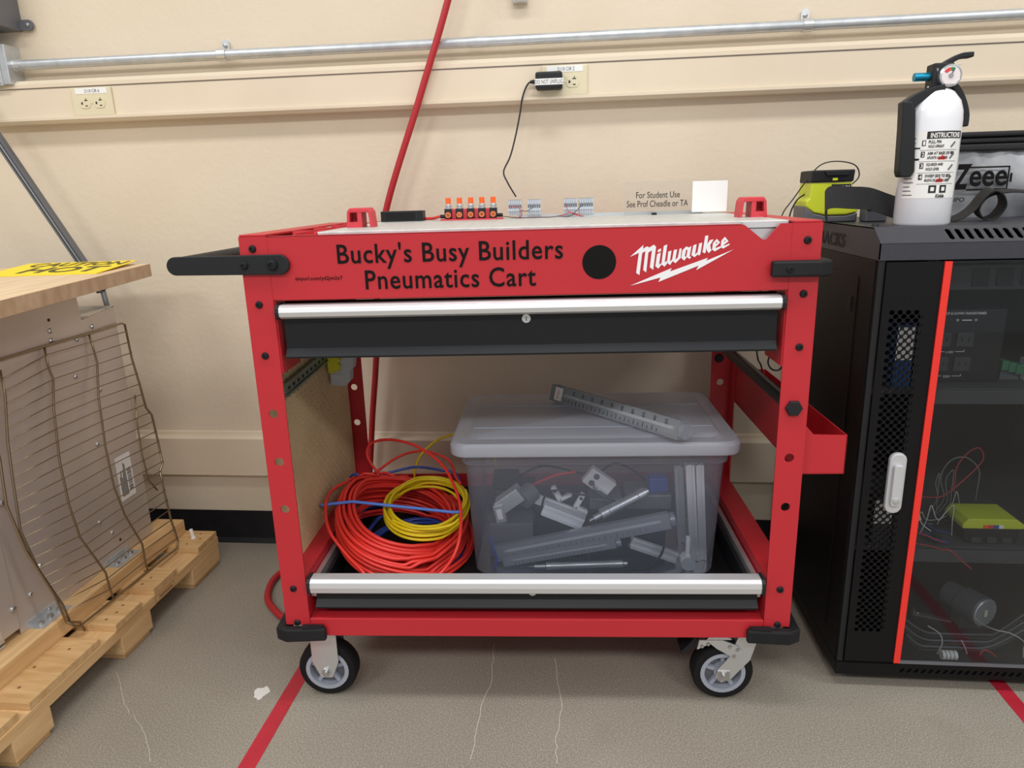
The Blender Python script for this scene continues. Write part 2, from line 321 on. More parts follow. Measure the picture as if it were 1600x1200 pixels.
def outlet(u, v, lab, txt, covered):
    c = W3(u, v, 1, -.041); t = thing('outlet', lab, 'outlet', (float(c[0]), -.040, float(c[2])), group=None)
    MB().prism([(-.0575,-.036),(.0575,-.036),(.0575,.036),(-.0575,.036)], 1, -.006, 0).build('cover_plate', 'ivory', t, bevel=.0025)
    for sx in (-1, 1):
        if covered and sx < 0: continue
        f = MB().prism([(sx*.0205+.0165*math.cos(R(a)), -.003+max(-.0135, min(.0135, .0172*math.sin(R(a))))) for a in range(0, 360, 12)], 1, -.0075, -.006).build('receptacle', 'ivory', t)
        for k, (dx, dz, ww, hh) in enumerate(((.004,.006,.0045,.0012),(.004,-.0075,.0035,.0012),(-.008,-.001,.0022,.003))):
            MB().box((sx*.0205+dx-ww, -.0079, -.003+dz-hh), (sx*.0205+dx+ww, -.0074, -.003+dz+hh)).build('slot', 'ink', f)
        MB().box((sx*.0205+.0035, -.0079, .003), (sx*.0205+.005, -.0074, .009)).build('slot', 'ink', f)
    MB().lathe([(0,.0015),(.003,.001),(.0035,0)], (0,-.006,-.003), (0,-1,0), 10).build('screw', 'ivory', t)
    lb = MB().box((-.044,-.0068,.0195),(.046,-.006,.034)).build('label_strip', 'label_white', t)
    text('lettering', txt, 'ink_grey', lb, (-.017,-.0068,.0225), .042, .008)
    return t
outlet(146, 159, 'ivory wall outlet with an open duplex receptacle and a 2110 CIR 6 label', '2110 CIR 6', False)
outlet(882, 126, 'ivory wall outlet labelled 2110 CIR 2 with a black adapter plugged in', '2110 CIR 2', True)
c = W3(858, 127, 1, -.06); ad = thing('power_adapter', 'black plug-in power adapter with a DO NOT UNPLUG sticker', 'adapter', (float(c[0]), -.0465, float(c[2])))
MB().box((-.033,-.036,-.020),(.033,0,.020)).build('body', 'black_plastic', ad, bevel=.005)
st = MB().box((-.034,-.0368,-.011),(.036,-.036,.0035)).build('sticker', 'label_white', ad); text('lettering', 'DO NOT UNPLUG', 'ink_grey', st, (-.033,-.0369,-.0085), .067, .0095)
pts = [c+np.array([-.034,.012,0])]+[W3(u, v, 1, y) for u, v, y in ((826,130,-.05),(817,150,-.05),(812,180,-.052),(805,215,-.06),(797,245,-.075),(787,268,-.09),(793,285,-.105),(806,307,-.125))]
MB().tube(bez(pts, 8), .0021, 8).build('cord', 'wire_black', ad, world=True, smooth=True)
MB().cyl((-.047,-.016,0),(-.030,-.016,0), .0035, 10, r2=.006).build('strain_relief', 'black_plastic', ad)
# ------------------------------------------------------------------ red air hose
hp = [(-.2,-.06,1.75)]+[tuple(W3(u, v, 1, -.06)) for u, v in ((700,0),(655,155),(603,330),(590,450),(588,555),(582,650),(578,730))]
hp += [(-.60,-.07,.12),(-.68,-.10,.03),(-.80,-.17,.0095)]+[tuple(W3(u, v, 2, .0095)) for u, v in ((428,905),(418,932),(428,952),(450,966))]+[(-.62,-.40,.0095),(-.56,-.30,.0095),(-.40,-.24,.0095),(-.1,-.22,.0095)]
tag(MB().tube(bez(hp, 12), .0088, 12).build('air_hose', 'hose_red', smooth=True), 'red rubber air hose hanging behind the cart and looping onto the floor', 'hose')
# ------------------------------------------------------------------ the cart
cart = thing('tool_cart', 'red steel rolling work cart with drawers, lettered front panel and casters', 'cart', (CX0, CY0, 0), CROT)
HW, D, ZT = .508, .55, .981
HOLES = (.652, .555, .456)
bolt_me = MB().lathe([(0,.0025),(.0026,.0025),(.003,.0045),(.0055,.004),(.0068,.0015),(.007,0)], (0,0,0), (0,-1,0), 14).mesh('bolt')
def bolt(x, z, y=0, s=1, par=None):
    o = link('bolt', bolt_me, 'black_paint', par or cart, loc=(x, y, z)); o.scale = (s, s, s); return o
for sx in (-1, 1):
    xc = sx*(HW-.0254)
    hs = [circ(xc, z, .0088) for z in HOLES]
    post = plate('corner_post', rect(min(sx*HW, sx*(HW-.05)), .198, max(sx*HW, sx*(HW-.05)), ZT), hs, .003, 'red_paint', cart, (0, .0015, 0))
    MB().box((sx*HW-.0015, .003, .198), (sx*HW+.0015, .05, ZT)).build('flange', 'red_paint', post)
    for z in (.952 if sx > 0 else .960, .860, .765, .281, .203): bolt(xc+.002*sx, z, par=post)
    rp = plate('corner_post', rect(min(sx*HW, sx*(HW-.05)), .198, max(sx*HW, sx*(HW-.05)), ZT-.01), hs, .003, 'red_paint', cart, (0, D-.0015, 0))
    MB().box((sx*HW-.0015, D-.05, .198), (sx*HW+.0015, D-.003, ZT-.01)).build('flange', 'red_paint', rp)
MB().lathe([(0,.003),(.010,.003),(.012,0)], (.477, D-.003, .619), (0,-1,0), 16).build('black_plug', 'black_plastic', cart)
h = MB().lathe([(0,.008),(.0135,.008),(.0155,.005),(.0155,0)], (.4826, 0, .652), (0,-1,0), 6).build('hex_plug', 'black_plastic', cart)
MB().cyl((.4826,.003,.652),(.4826,D-.003,.652), .0125, 16).build('side_bar', 'black_paint', cart, smooth='auto')
# top frame
fp = [(-.458,.868),(.458,.868),(.458,ZT),(.438,ZT),(.4145,.9545),(.409,.9545),(.377,ZT-.001),(.372,ZT),(-.458,ZT)]
panel = plate('front_panel', fp, [], .003, 'red_paint', cart, (0, .0025, 0))
MB().box((-.458,.004,.866),(.458,.03,.869)).build('lip', 'red_paint', panel)
MB().box((-.458,.001,ZT-.0015),(.372,.02,ZT)).build('top_lip', 'red_paint', panel)
text('lettering', "Bucky's Busy Builders", 'vinyl_black', panel, (-.333,.0005,.9195), .400, .046, bold=.011, sp=1.08)
text('lettering', 'Pneumatics Cart', 'vinyl_black', panel, (-.286,.0005,.8835), .305, .0345, bold=.011, sp=1.08)
text('lettering', 'tinyurl.com/yd2jm2x7', 'vinyl_black', panel, (-.413,.0005,.9005), .086, .0085)
flat('round_decal', [circ(.130,.9225,.0295,40)], 'vinyl_black', panel, (0,.0008,0))
# white script logo and bolt, traced in panel coordinates
def logo(pix):
    return [tuple(C3(980+a*170/1600, 355+b*100/941, 1, 0)[[0,2]]) for a, b in pix]
L = [[(42,437),(240,262),(232,318),(290,285),(318,290),(318,305),(395,258),(425,290),(383,628),(333,590),(365,340),(312,372),(280,665),(236,632),(268,352),(222,380),(180,705),(132,672),(172,378)],
     [(452,335),(500,312),(498,352),(448,374)], [(440,400),(495,372),(468,555),(498,530),(507,548),(458,610),(415,575)],
     [(540,275),(590,255),(552,520),(590,490),(600,520),(548,582),(503,545)],
     [(605,360),(652,345),(628,505),(662,478),(688,335),(735,328),(708,478),(745,448),(772,318),(800,310),(788,450),(712,530),(668,500),(632,558),(586,522)],
     [(870,285),(915,300),(945,275),(918,440),(935,430),(942,440),(918,468),(878,440),(840,492),(797,455),(812,340)],
     [(975,268),(1022,250),(998,402),(1035,370),(1060,240),(1105,228),(1080,385),(1062,420),(1040,400),(990,442),(945,410)],
     [(1150,128),(1195,122),(1178,248),(1220,190),(1272,180),(1222,262),(1232,330),(1250,330),(1200,382),(1170,340),(1165,300),(1150,385),(1108,370)],
     [(1320,172),(1368,225),(1300,292),(1300,310),(1385,275),(1388,298),(1288,357),(1250,330),(1262,235)],
     [(1440,142),(1492,208),(1425,258),(1425,275),(1505,240),(1508,258),(1412,316),(1375,290),(1388,195)]]
holesL = {5: [(868,330),(888,340),(868,440),(848,425)], 8: [(1312,215),(1330,232),(1302,252)], 9: [(1436,185),(1452,203),(1425,222)]}
for i, lp in enumerate(L):
    flat('logo_letter', [logo(lp)]+([logo(holesL[i])] if i in holesL else []), 'vinyl_white', panel, (0,.0008,0))
flat('logo_bolt', [logo([(42,862),(655,602),(630,652),(1188,450),(1160,495),(1565,328),(1015,632),(1052,565),(460,805),(492,740)])], 'vinyl_white', panel, (0,.0008,0))
for sx in (-1, 1):
    MB().box((sx*(HW-.0015)-.0015,.05,.868),(sx*(HW-.0015)+.0015,D-.05,ZT)).build('side_panel', 'red_paint', cart)
    MB().box((min(sx*HW,sx*(HW-.048)),.003,ZT),(max(sx*HW,sx*(HW-.048)),D,ZT+.004)).build('top_rail', 'red_paint', cart, bevel=.001)
MB().box((-.46,D-.003,.868),(.46,D,ZT)).build('rear_panel', 'red_paint', cart)
MB().box((-.46,D-.02,ZT-.002),(.46,D,ZT+.002)).build('rear_rail', 'red_paint', cart)
wt = MB().box((-.372,.022,.9665),(.458,D-.02,.9855)).build('worktop', 'alu_plate', cart, bevel=.001)
MB().box((.377,.012,.9745),(.452,.022,.9845)).build('edge_extrusion', 'alu_satin', wt); MB().box((.383,.016,.952),(.440,.022,.9725)).build('edge_extrusion', 'alu_satin', wt)
MB().box((-.460,.02,.960),(-.372,D-.02,.9645)).build('tool_tray', 'red_plastic', cart)
for y in (.14,.27,.40,.5): MB().box((-.460,y,.9645),(-.372,y+.003,.984)).build('tray_divider', 'red_plastic', cart)
MB().box((-.414,.02,.9645),(-.411,D-.02,.985)).build('tray_divider', 'red_plastic', cart); MB().box((-.377,.02,.9645),(-.373,D-.02,.986)).build('tray_divider', 'red_plastic', cart)
def grab(x, y, sd):      # sd: side of the closed pocket
    z0 = .9845; r0 = MB()
    prof = [(-.027,0), (-.024,.032), (-.019,.039), (.019,.039), (.024,.032), (.027,0), (.021,0), (.0185,.030), (-.0185,.030), (-.021,0)]
    r0.prism([(x+a, z0+b) for a, b in prof], 1, y-.022, y+.022)
    o = r0.build('grab_loop', 'red_plastic', cart, bevel=.002)
    MB().box((x-.004, y-.021, z0), (x+.005, y+.021, z0+.031)).build('web', 'red_plastic', o, bevel=.001)
    MB().box((x+min(0,sd*.023), y+.004, z0), (x+max(0,sd*.023), y+.008, z0+.031)).build('web', 'red_plastic', o); MB().box((x+min(0,sd*.0245), y-.0215, z0), (x+max(0,sd*.0245), y-.017, z0+.012)).build('web', 'red_plastic', o)
grab(-.335, .20, -1); grab(.440, .20, 1)
# drawers
MB().box((-.45,.015,.758),(.45,D-.02,.764)).build('drawer_floor', 'black_paint', cart)
ud = MB().prism([(.002,.7585),(.001,.762),(.010,.776),(.013,.858),(.03,.862),(.03,.758)], 0, -.446, .446).build('drawer_front', 'black_paint', cart)
def handle(z0, z1, nm):
    zc_ = (z0+z1)/2
    hd = MB().prism([(.020,z1),(-.004,z1),(-.011,z1-.005),(-.013,zc_),(-.011,z0+.004),(-.004,z0),(.012,z0)], 0, -.447, .447).build('drawer_handle', 'alu_satin', nm, bevel=.0015)
    for sx in (-1, 1): MB().prism([(.021,z1+.001),(-.006,z1+.001),(-.013,z1-.005),(-.0145,zc_),(-.013,z0+.003),(-.005,z0-.001),(.012,z0-.001)], 0, sx*.447, sx*.4525).build('end_cap', 'black_plastic', hd)
handle(.834, .859, ud)
def lock(z, nm, y):
    k = MB().lathe([(0,.004),(.004,.004),(.0045,.003),(.0078,.003),(.0085,0)], (0,y,z), (0,-1,0), 20).build('lock', 'zinc', nm, smooth='auto'); MB().box((-.0008,y-.0045,z-.003),(.0008,y-.003,z+.003)).build('key_slot', 'ink', k)
lock(.824, ud, .0115)
ld = MB().prism([(.004,.2335),(.003,.237),(.014,.249),(.014,.275),(.03,.275),(.03,.232)], 0, -.444, .446).build('drawer_front', 'black_paint', cart)
handle(.273, .305, ld); lock(.267, ld, .0135)
MB().box((-.44,.03,.222),(.44,D-.02,.226)).build('drawer_tray', 'rubber', cart)
for sx in (-1, 1):
    MB().box((sx*.436-.003,.03,.226),(sx*.436+.003,D-.02,.275)).build('drawer_side', 'black_paint', cart)
    MB().box((sx*.450-.006,.02,.252),(sx*.450+.004,D-.03,.285)).build('drawer_slide', 'zinc', cart)
    MB().prism([(sx*.506,.306),(sx*.458,.306),(sx*.458,.213),(sx*.461,.213),(sx*.461,.303),(sx*.506,.303)], 1, .003, D-.003).build('lower_rail', 'red_paint', cart)
    MB().box((sx*.4575-.002,.004,.73),(sx*.4575+.002,.10,.866)).build('drawer_bracket', 'red_paint', cart)
MB().box((-.43,D-.025,.226),(.43,D-.02,.275)).build('drawer_back', 'black_paint', cart)
MB().box((-.46,D-.006,.20),(.46,D,.305)).build('rear_beam', 'red_paint', cart)
MB().box((-.458,.0,.1716),(.458,.055,.2125)).build('front_beam', 'red_paint', cart, bevel=.002)
MB().box((-.50,.055,.176),(.50,D,.2)).build('base_frame', 'red_paint', cart)
# bumpers
def bumper(prof, z0, z1, nm):
    s = MB().prism(prof, 2, z0, z1).build('corner_bumper', 'black_rub', cart, bevel=.004); return s
bumper([(.424,-.016),(.505,-.020),(.527,-.010),(.530,.05),(.509,.05),(.509,-.001),(.424,-.001)], .891, .919, 0)
for sx in (-1, 1):
    pr = [(sx*a, b) for a, b in ((.424,-.014),(.505,-.020),(.528,-.008),(.531,.07),(.509,.07),(.509,-.001),(.424,-.001))]
    b_ = bumper(pr, .168, .197, 0); MB().prism([(sx*a, b) for a, b in ((.43,-.012),(.47,-.016),(.47,-.002),(.43,-.002))], 2, .197, .2005).build('rib', 'black_rub', b_)
bolt(.453, .905, -.0155)
# push handle on the other end
hb = MB().prism([(-.4365+(.0178)*math.cos(R(a)), .932+.0178*math.sin(R(a))) for a in range(-90, 91, 15)]+[(-.626+.0165*math.cos(R(a)), .933+.0165*math.sin(R(a))) for a in range(90, 271, 15)], 1, -.008, -.0005).build('handle_arm', 'black_plastic', cart, bevel=.0015)
bolt(-.449, .932, -.008, 1.5, hb); bolt(-.500, .932, -.008, 1.1, hb)
MB().prism([(-.4365+(.0178)*math.cos(R(a)), .932+.0178*math.sin(R(a))) for a in range(-90, 91, 15)]+[(-.626+.0165*math.cos(R(a)), .933+.0165*math.sin(R(a))) for a in range(90, 271, 15)], 1, D+.0005, D+.008).build('handle_arm', 'black_plastic', cart, bevel=.0015)
MB().cyl((-.622,-.004,.933),(-.622,D+.004,.933), .0155, 18).build('push_bar', 'black_plastic', cart, smooth='auto')
# pegboard side
hl = []; y = .062; k = 0
while y < .49:
    for j in range(19):
        z = .335+j*.0254+(.0127 if k % 2 else 0)
        if z < .80: hl.append(circ(y, z, .0031, 8))
    y += .0254/2; k += 1
plate('pegboard', rect(.012,.306,.535,.862), hl, .005, 'peg', cart, (-.4975,0,0), ((0,1,0),(0,0,1),(1,0,0)))
MB().box((-.5035,.052,.31),(-.502,D-.052,.862)).build('peg_shade_sheet', 'peg_hole_shade', cart)  # added dark sheet, stands in for the shade inside the peg holes
# side bin
sb = thing('side_bin', 'open red steel tray hung on the outside of the cart post', 'tray', (CX0, CY0, 0), CROT)
b_ = MB().box((.5096,.018,.515),(.5116,.53,.617)).box((.5096,.018,.515),(.592,.53,.517)).box((.590,.018,.515),(.592,.53,.592))
b_.build('bin_shell', 'red_paint', sb)
for y in (.018,.528): MB().prism([(.5096,.515),(.592,.515),(.592,.592),(.53,.594),(.5096,.617)], 1, y, y+.002).build('end_wall', 'red_paint', sb)
# casters
def caster(x, y, swivel, first):
    zt = .1725
    if swivel:
        fk = MB().lathe([(.034,zt-.012),(.034,zt-.004),(.028,zt)], (x,y,0), (0,0,1), 20).box((x-.05,y-.04,zt-.004),(x+.05,y+.04,zt-.0005))
        for sy in (-1, 1):
            yy = y+sy*.0235
            fk.prism([(x+.036,zt-.012),(x-.004,zt-.012),(x-.022,.106),(x-.044,.078),(x-.048,.058),(x-.036,.046),(x-.016,.055),(x+.02,.10)], 1, yy-.0015, yy+.0015)
        cx_ = x-.032
    else:
        fk = MB().box((x-.05,y-.04,zt-.004),(x+.05,y+.04,zt-.0005))
        for sy in (-1, 1):
            yy = y+sy*.0235
            fk.prism([(x+.028,zt-.004),(x-.028,zt-.004),(x-.028,.088),(x-.012,.050),(x+.012,.050),(x+.028,.088)], 1, yy-.0015, yy+.0015)
        cx_ = x
    c_ = fk.build('caster', 'zinc', cart)
    zc_ = .0635
    MB().lathe([(.046,-.0185),(.059,-.0185),(.0635,-.012),(.0635,.012),(.059,.0185),(.046,.0185),(.046,-.0185)], (cx_,y,zc_), (0,-1,0), 36).build('tyre', 'rubber', c_, smooth='auto')
    MB().lathe([(0,-.004),(.046,-.004),(.046,.004),(0,.004)], (cx_,y,zc_), (0,-1,0), 30).build('web_disc', 'grey_box', c_)
    rm = MB().lathe([(.038,-.0192),(.0465,-.0192),(.0465,.0192),(.038,.0192),(.038,-.0192)], (cx_,y,zc_), (0,-1,0), 30).lathe([(.018,-.016),(.018,.016)], (cx_,y,zc_), (0,-1,0), 20)
    for k in range(5):
        a = 2*math.pi*k/5+.3; rm.bar((cx_+.013*math.cos(a),y,zc_+.013*math.sin(a)),(cx_+.041*math.cos(a),y,zc_+.041*math.sin(a)), .024, .008, (-math.sin(a),0,math.cos(a)))
    rm.build('wheel_rim', 'rim_grey', c_, smooth='auto')
    MB().cyl((cx_,y-.029,zc_),(cx_,y+.029,zc_), .0095, 6).cyl((cx_,y-.034,zc_),(cx_,y-.028,zc_), .0055, 12).build('axle_bolt', 'screw', c_)
    if swivel:
        bk = MB().prism([(x-.086,.150),(x-.040,.150),(x-.012,.138),(x+.004,.124),(x-.008,.104),(x-.050,.130),(x-.064,.142),(x-.090,.128)], 1, y-.030, y-.0262)
        bk.build('brake_plate', 'zinc', c_)
        MB().prism([(x-.072,.1505),(x-.020,.1505),(x-.030,.158),(x-.066,.158)], 1, y-.030, y+.026).build('brake_bridge', 'chrome', c_, bevel=.001)
        MB().prism([(x-.118,.110),(x-.096,.128),(x-.080,.158),(x-.088,.160),(x-.104,.134),(x-.121,.116)], 1, y-.020, y+.024).build('brake_pedal', 'black_paint', c_)
        for dx, dz in ((-.024,.135),(-.008,.128),(-.014,.113),(-.068,.141),(-.080,.136)): MB().lathe([(0,.003),(.003,.0025),(.0045,0)], (x+dx,y-.030,dz), (0,-1,0), 10).build('rivet', 'screw', c_)
        MB().box((x-.044,y-.0272,.052),(x-.020,y-.0252,.074)).build('lock_washer', 'screw', c_)
caster(-.446, .053, False, 1); caster(.425, .053, True, 1); caster(-.446, D-.055, False, 0); caster(.425, D-.055, True, 0)
# ------------------------------------------------------------------ things on the cart top
CT = lambda name, lab, cat, x, y, z, grp=None, rz=0: thing(name, lab, cat, tuple(CPOS(x, y, z)), CROT+rz, grp)
def CPOS(x, y, z):
    c, s = math.cos(CROT), math.sin(CROT); return np.array([CX0+c*x-s*y, CY0+s*x+c*y, z])
ZW = .9856
# black box
q0 = C3(595, 340, 1, .48); q1 = C3(660, 328, 1, .48)
t = CT('cable_box', 'small black rectangular box lying at the back of the cart top', 'box', (q0[0]+q1[0])/2, .50, ZW); wx = (q1[0]-q0[0])/2
MB().prism([(-wx,-.02),(-wx+.012,-.03),(wx-.014,-.03),(wx,-.02),(wx,.02),(-wx,.02)], 2, 0, .024).build('body', 'black_plastic', t, bevel=.001); MB().box((-wx+.014,-.0304,.003),(wx-.016,-.0298,.021)).build('face_plate', 'rubber', t)
# manifold with five push-button valves
xs = [C3(u, 330, 1, .47)[0] for u in (701, 718.5, 736, 753.5, 771)]
t = CT('valve_manifold', 'red bracket holding five push-button valves with orange caps', 'manifold', xs[2], .47, ZW)
MB().box((-.072,-.018,0),(.075,.03,.003)).build('base', 'red_plastic', t)
bar_ = MB().box((-.060,-.006,.003),(.060,.018,.026)).build('rail', 'red_plastic', t, bevel=.001)
for x in xs:
    dx = x-xs[2]
    v_ = MB().box((dx-.0085,-.013,.004),(dx+.0085,.012,.0265)).build('valve', 'black_plastic', t, bevel=.0008)
    MB().lathe([(.0045,.002),(.0066,.002),(.0066,0),(.0045,0),(.0045,.002)], (dx,-.013,.0125), (0,-1,0), 18).build('port_ring', 'copper_o', v_); MB().cyl((dx,-.0134,.0125),(dx,-.0128,.0125),.0041,12).build('port_bore', 'ink', v_)
    MB().lathe([(.0085,0),(.0085,.002),(.0062,.003),(.0062,.005),(.0088,.006),(.0088,.008),(.006,.009),(.0055,.013)], (dx,0,.0265), (0,0,1), 14).build('collar', 'zinc', v_)
    MB().cyl((dx,0,.038),(dx,0,.0515), .0062, 14).build('push_button', 'orange', v_)
for sx in (-1, 1): MB().cyl((sx*.060,.006,.009),(sx*.075,.006,.009), .0045, 10).build('fitting', 'black_plastic', t)
MB().tube(bez([(-.072,.006,.009),(-.082,.018,.008),(-.094,.042,.005),(-.112,.0535,.0037),(-.20,.0545,.0037)], 6), .0035, 8).build('tube', 'tube_red', t, smooth=True)
# DIN rail with terminals
t = CT('din_rail', 'narrow zinc mounting rail lying along the rear edge of the cart top', 'rail', .17, .515, ZW)
MB().prism([(-.017,.0),(-.017,.002),(-.011,.002),(-.011,.007),(.011,.007),(.011,.002),(.017,.002),(.017,0)], 0, -.20, .24).build('rail', 'zinc', t)
wire_ends = []
for i, (u0, u1, lab) in enumerate(((794,815,'grey terminal block nearest the orange-capped valves'),(824,845,'grey terminal block wired by a short black jumper, second from the valves'),(881,902,'grey terminal block with a red wire, third from the orange-capped valves'),(905,927,'grey terminal block on the rail closest to the acrylic sign'))):
    a = C3(u0, 320, 1, .50); b = C3(u1, 320, 1, .50); n = 6; t = CT('terminal_block', lab, 'terminal block', (a[0]+b[0])/2, .515, ZW+.0072); wd = (b[0]-a[0]); pw = wd/n
    for k in range(n):
        x = -wd/2+pw*(k+.5)
        s_ = MB().prism([(-.020,0),(.020,0),(.020,.014),(.013,.020),(.011,.034),(-.011,.034),(-.013,.020),(-.020,.010)], 0, x-pw*.45, x+pw*.45).build('terminal', 'term_grey', t)
        MB().box((x-pw*.22,-.0165,.014),(x+pw*.22,-.0125,.024)).build('slot', 'ink_grey', s_)
    MB().box((-wd/2,-.0115,.0345),(wd/2,-.0085,.036)).build('marker_strip', 'grey_plastic', t); MB().box((-wd/2,-.0203,.007),(wd/2,-.020,.009)).build('marker_strip', 'grey_plastic', t)
    wire_ends.append(CPOS((a[0]+b[0])/2, .497, ZW+.018))
def cartwire(pix, y, r, m, lab, name='wire'):
    pts = [np.array([p[0], p[1], max(p[2], ZW+r)]) for p in bez([CPOS(*C3(u, v, 1, y)) for u, v in pix], 6)]; o = MB().tube(pts, r, 6).build(name, m, smooth=True); tag(o, lab, 'wire')
cartwire([(797,325),(803,322),(812,326),(814,338),(808,342),(830,341),(855,340),(880,336),(890,332),(905,336),(912,340)], .485, .0009, 'wire_red', 'thin red wire looping between the terminal blocks on the cart top')
cartwire([(812,328),(822,330),(833,324)], .487, .0009, 'wire_black', 'short black jumper wire between the two terminal blocks by the valves')
cartwire([(786,338),(808,340),(840,342),(870,338),(890,338),(900,330),(910,320)], .480, .0009, 'wire_black', 'thin black wire twisted along the cart top to the end terminal block')
cartwire([(883,317),(888,330),(896,334),(912,339)], .484, .0009, 'wire_red', 'short red wire dropping from the third terminal block')
# acrylic sign
a = C3(975, 330, 1, .47); b = C3(1137, 330, 1, .47); t = CT('acrylic_sign', 'clear acrylic sign reading For Student Use on the cart top', 'sign', (a[0]+b[0])/2, .47, ZW); wd = b[0]-a[0]; hh = C3(1050, 282, 1, .47)[2]-ZW
MB().box((-wd/2,0,0),(wd/2,.003,hh)).build('sheet', 'acrylic', t)
MB().box((wd*.155,-.0006,.004),(wd*.488,0,hh-.003)).build('white_sticker', 'label_white', t)
text('lettering', 'For Student Use', 'ink', t, (-wd*.385,-.0005,hh*.50), wd*.42, hh*.19, bold=.006); text('lettering', 'See Prof Cheadle or TA', 'ink', t, (-wd*.475,-.0005,hh*.24), wd*.59, hh*.19, bold=.006)
MB().box((-.055,-.008,0),(-.045,.010,.005)).build('foot_clip', 'black_plastic', t)
# ------------------------------------------------------------------ DIN rail on the pegboard
r0 = C3(446, 608, 0, -.4912); r1 = C3(508, 556, 0, -.4912)
dr = thing('din_rail', 'slotted zinc mounting rail screwed to the pegboard side', 'rail', tuple(CPOS(*r0)), CROT)
rd = r1-r0; rl = np.linalg.norm(rd); rd /= rl; ru = np.cross((1,0,0), rd)
MB().obox(rd*rl/2, rd, (1,0,0), ru, rl/2+.01, .0035, .014).obox(rd*rl/2+ru*.012+np.array([.004,0,0]), rd, (1,0,0), ru, rl/2+.01, .003, .0025).obox(rd*rl/2-ru*.012+np.array([.004,0,0]), rd, (1,0,0), ru, rl/2+.01, .003, .0025).build('rail', 'din', dr)
for k in range(9): MB().obox(rd*(.012+k*rl/9.5)+np.array([.0037,0,0]), rd, (1,0,0), ru, .006, .0004, .003).build('slot', 'ink', dr)
YT = float(r1[1])+.012
def tpoly(pix, y=YT): return [(max(float(q[0]), -.4865), float(q[2])) for q in (C3(u, v, 1, y) for u, v in pix)]
tb = thing('terminal_block', 'yellow and grey terminal block clipped on the pegboard rail under the drawer', 'terminal block', tuple(CPOS(0, 0, 0)), CROT)
MB().prism(tpoly([(506,540),(506,581),(524,581),(528,576),(531,580),(534,570),(530,566),(534,560),(530,556),(535,550),(532,540)]), 1, YT-.014, YT).build('yellow_body', 'term_yellow', tb)
MB().prism(tpoly([(507,540),(507,590),(513,602),(540,603),(547,595),(547,579),(551,576),(554,540)]), 1, YT+.0005, YT+.03).build('grey_body', 'term_grey', tb)
MB().prism(tpoly([(511,584),(511,591),(536,593),(536,586)]), 1, YT-.001, YT+.0005).build('marker_tag', 'lt_grey', tb)
# ------------------------------------------------------------------ tubing in the lower drawer
LAID = []                                         # (points, radius) of tubing already lying in the drawer
def tray_z(x): return .2263 if x > -.429 else (.2857 if x > -.4560 else .3066)
def drop(pts, r, first, stiff=.5, own=30):
    """let each point of a tube (cart frame) sink onto the tray or the tubing beneath it; first = lowest height it may take"""
    Q = np.concatenate([p for p, _ in LAID]) if LAID else np.zeros((0, 3)); QR = np.concatenate([np.full(len(p), q) for p, q in LAID]) if LAID else np.zeros(0)
    P = np.array(pts, float); out = P.copy()
    for i in range(len(P)):
        z = max(tray_z(P[i, 0]+sg*r) for sg in (-1, 1))+r; z = max(z, first[i])
        for C, CR in ((Q, QR), (out[:max(0, i-own)], np.full(max(0, i-own), r))):
            if len(C):
                d2 = (C[:, 0]-P[i, 0])**2+(C[:, 1]-P[i, 1])**2; R2 = (CR+r)**2; k = d2 < R2
                if k.any(): z = max(z, float((C[k, 2]+np.sqrt(R2[k]-d2[k])).max()))
        out[i, 2] = z
        j = i-1                                    # a tube cannot step up at once: raise the points before it
        while j >= 0 and out[j, 2] < out[j+1, 2]-stiff*np.linalg.norm(out[j+1, :2]-out[j, :2]): out[j, 2] = out[j+1, 2]-stiff*np.linalg.norm(out[j+1, :2]-out[j, :2]); j -= 1
        if i and out[i, 2] < out[i-1, 2]-stiff*np.linalg.norm(out[i, :2]-out[i-1, :2]): out[i, 2] = out[i-1, 2]-stiff*np.linalg.norm(out[i, :2]-out[i-1, :2])
    return out
def coil(name, m, cx, cy, rx, ry, turns, r, lab, s0, s1, seed=1, stiff=.3):
    rnd = random.Random(seed); pts = []; N = 240; T = int(turns); st_ = (2*r+.0006)/rx; nl = max(1, int((s1-s0)/st_)); tri = lambda i: abs((i+nl) % (2*nl)-nl); sc_ = [s1-st_*tri(i)+rnd.uniform(-.012,.012) for i in range(T+2)]; ox = [rnd.uniform(-.004,.004) for _ in range(T+2)]; oy = [rnd.uniform(-.004,.004) for _ in range(T+2)]   # wound outwards, then inwards, layer on layer
    for k in range(T*N):
        a = 2*math.pi*k/N+.5; i, f_ = divmod(k, N); f_ = f_/N; f_ = f_*f_*(3-2*f_); mixv = lambda L_: L_[i]*(1-f_)+L_[i+1]*f_
        sc2 = mixv(sc_); pts.append((max(cx+rx*sc2*math.cos(a)+mixv(ox), -.488), max(cy+ry*sc2*math.sin(a)+mixv(oy), .045), 0))
    P = drop(pts, r+.0002, [0]*len(pts), stiff); LAID.append((P, r+.0002))
    o = MB().tube([CPOS(*p) for p in P[::2]], r, 7).build(name, m, smooth=True); tag(o, lab, 'tubing', 'coils of tubing in the lower drawer'); return o
def top_of(e, r):                                 # a height of None: on top of whatever lies there
    if e[2] is not None: return np.array(e, float)
    z = max(tray_z(e[0]-r), tray_z(e[0]+r))+r+.0003
    for C, CR in LAID:
        k = (C[:, 0]-e[0])**2+(C[:, 1]-e[1])**2 < (CR+r)**2
        if k.any(): z = max(z, float(C[k, 2].max())+CR+r)
    return np.array([e[0], e[1], z])
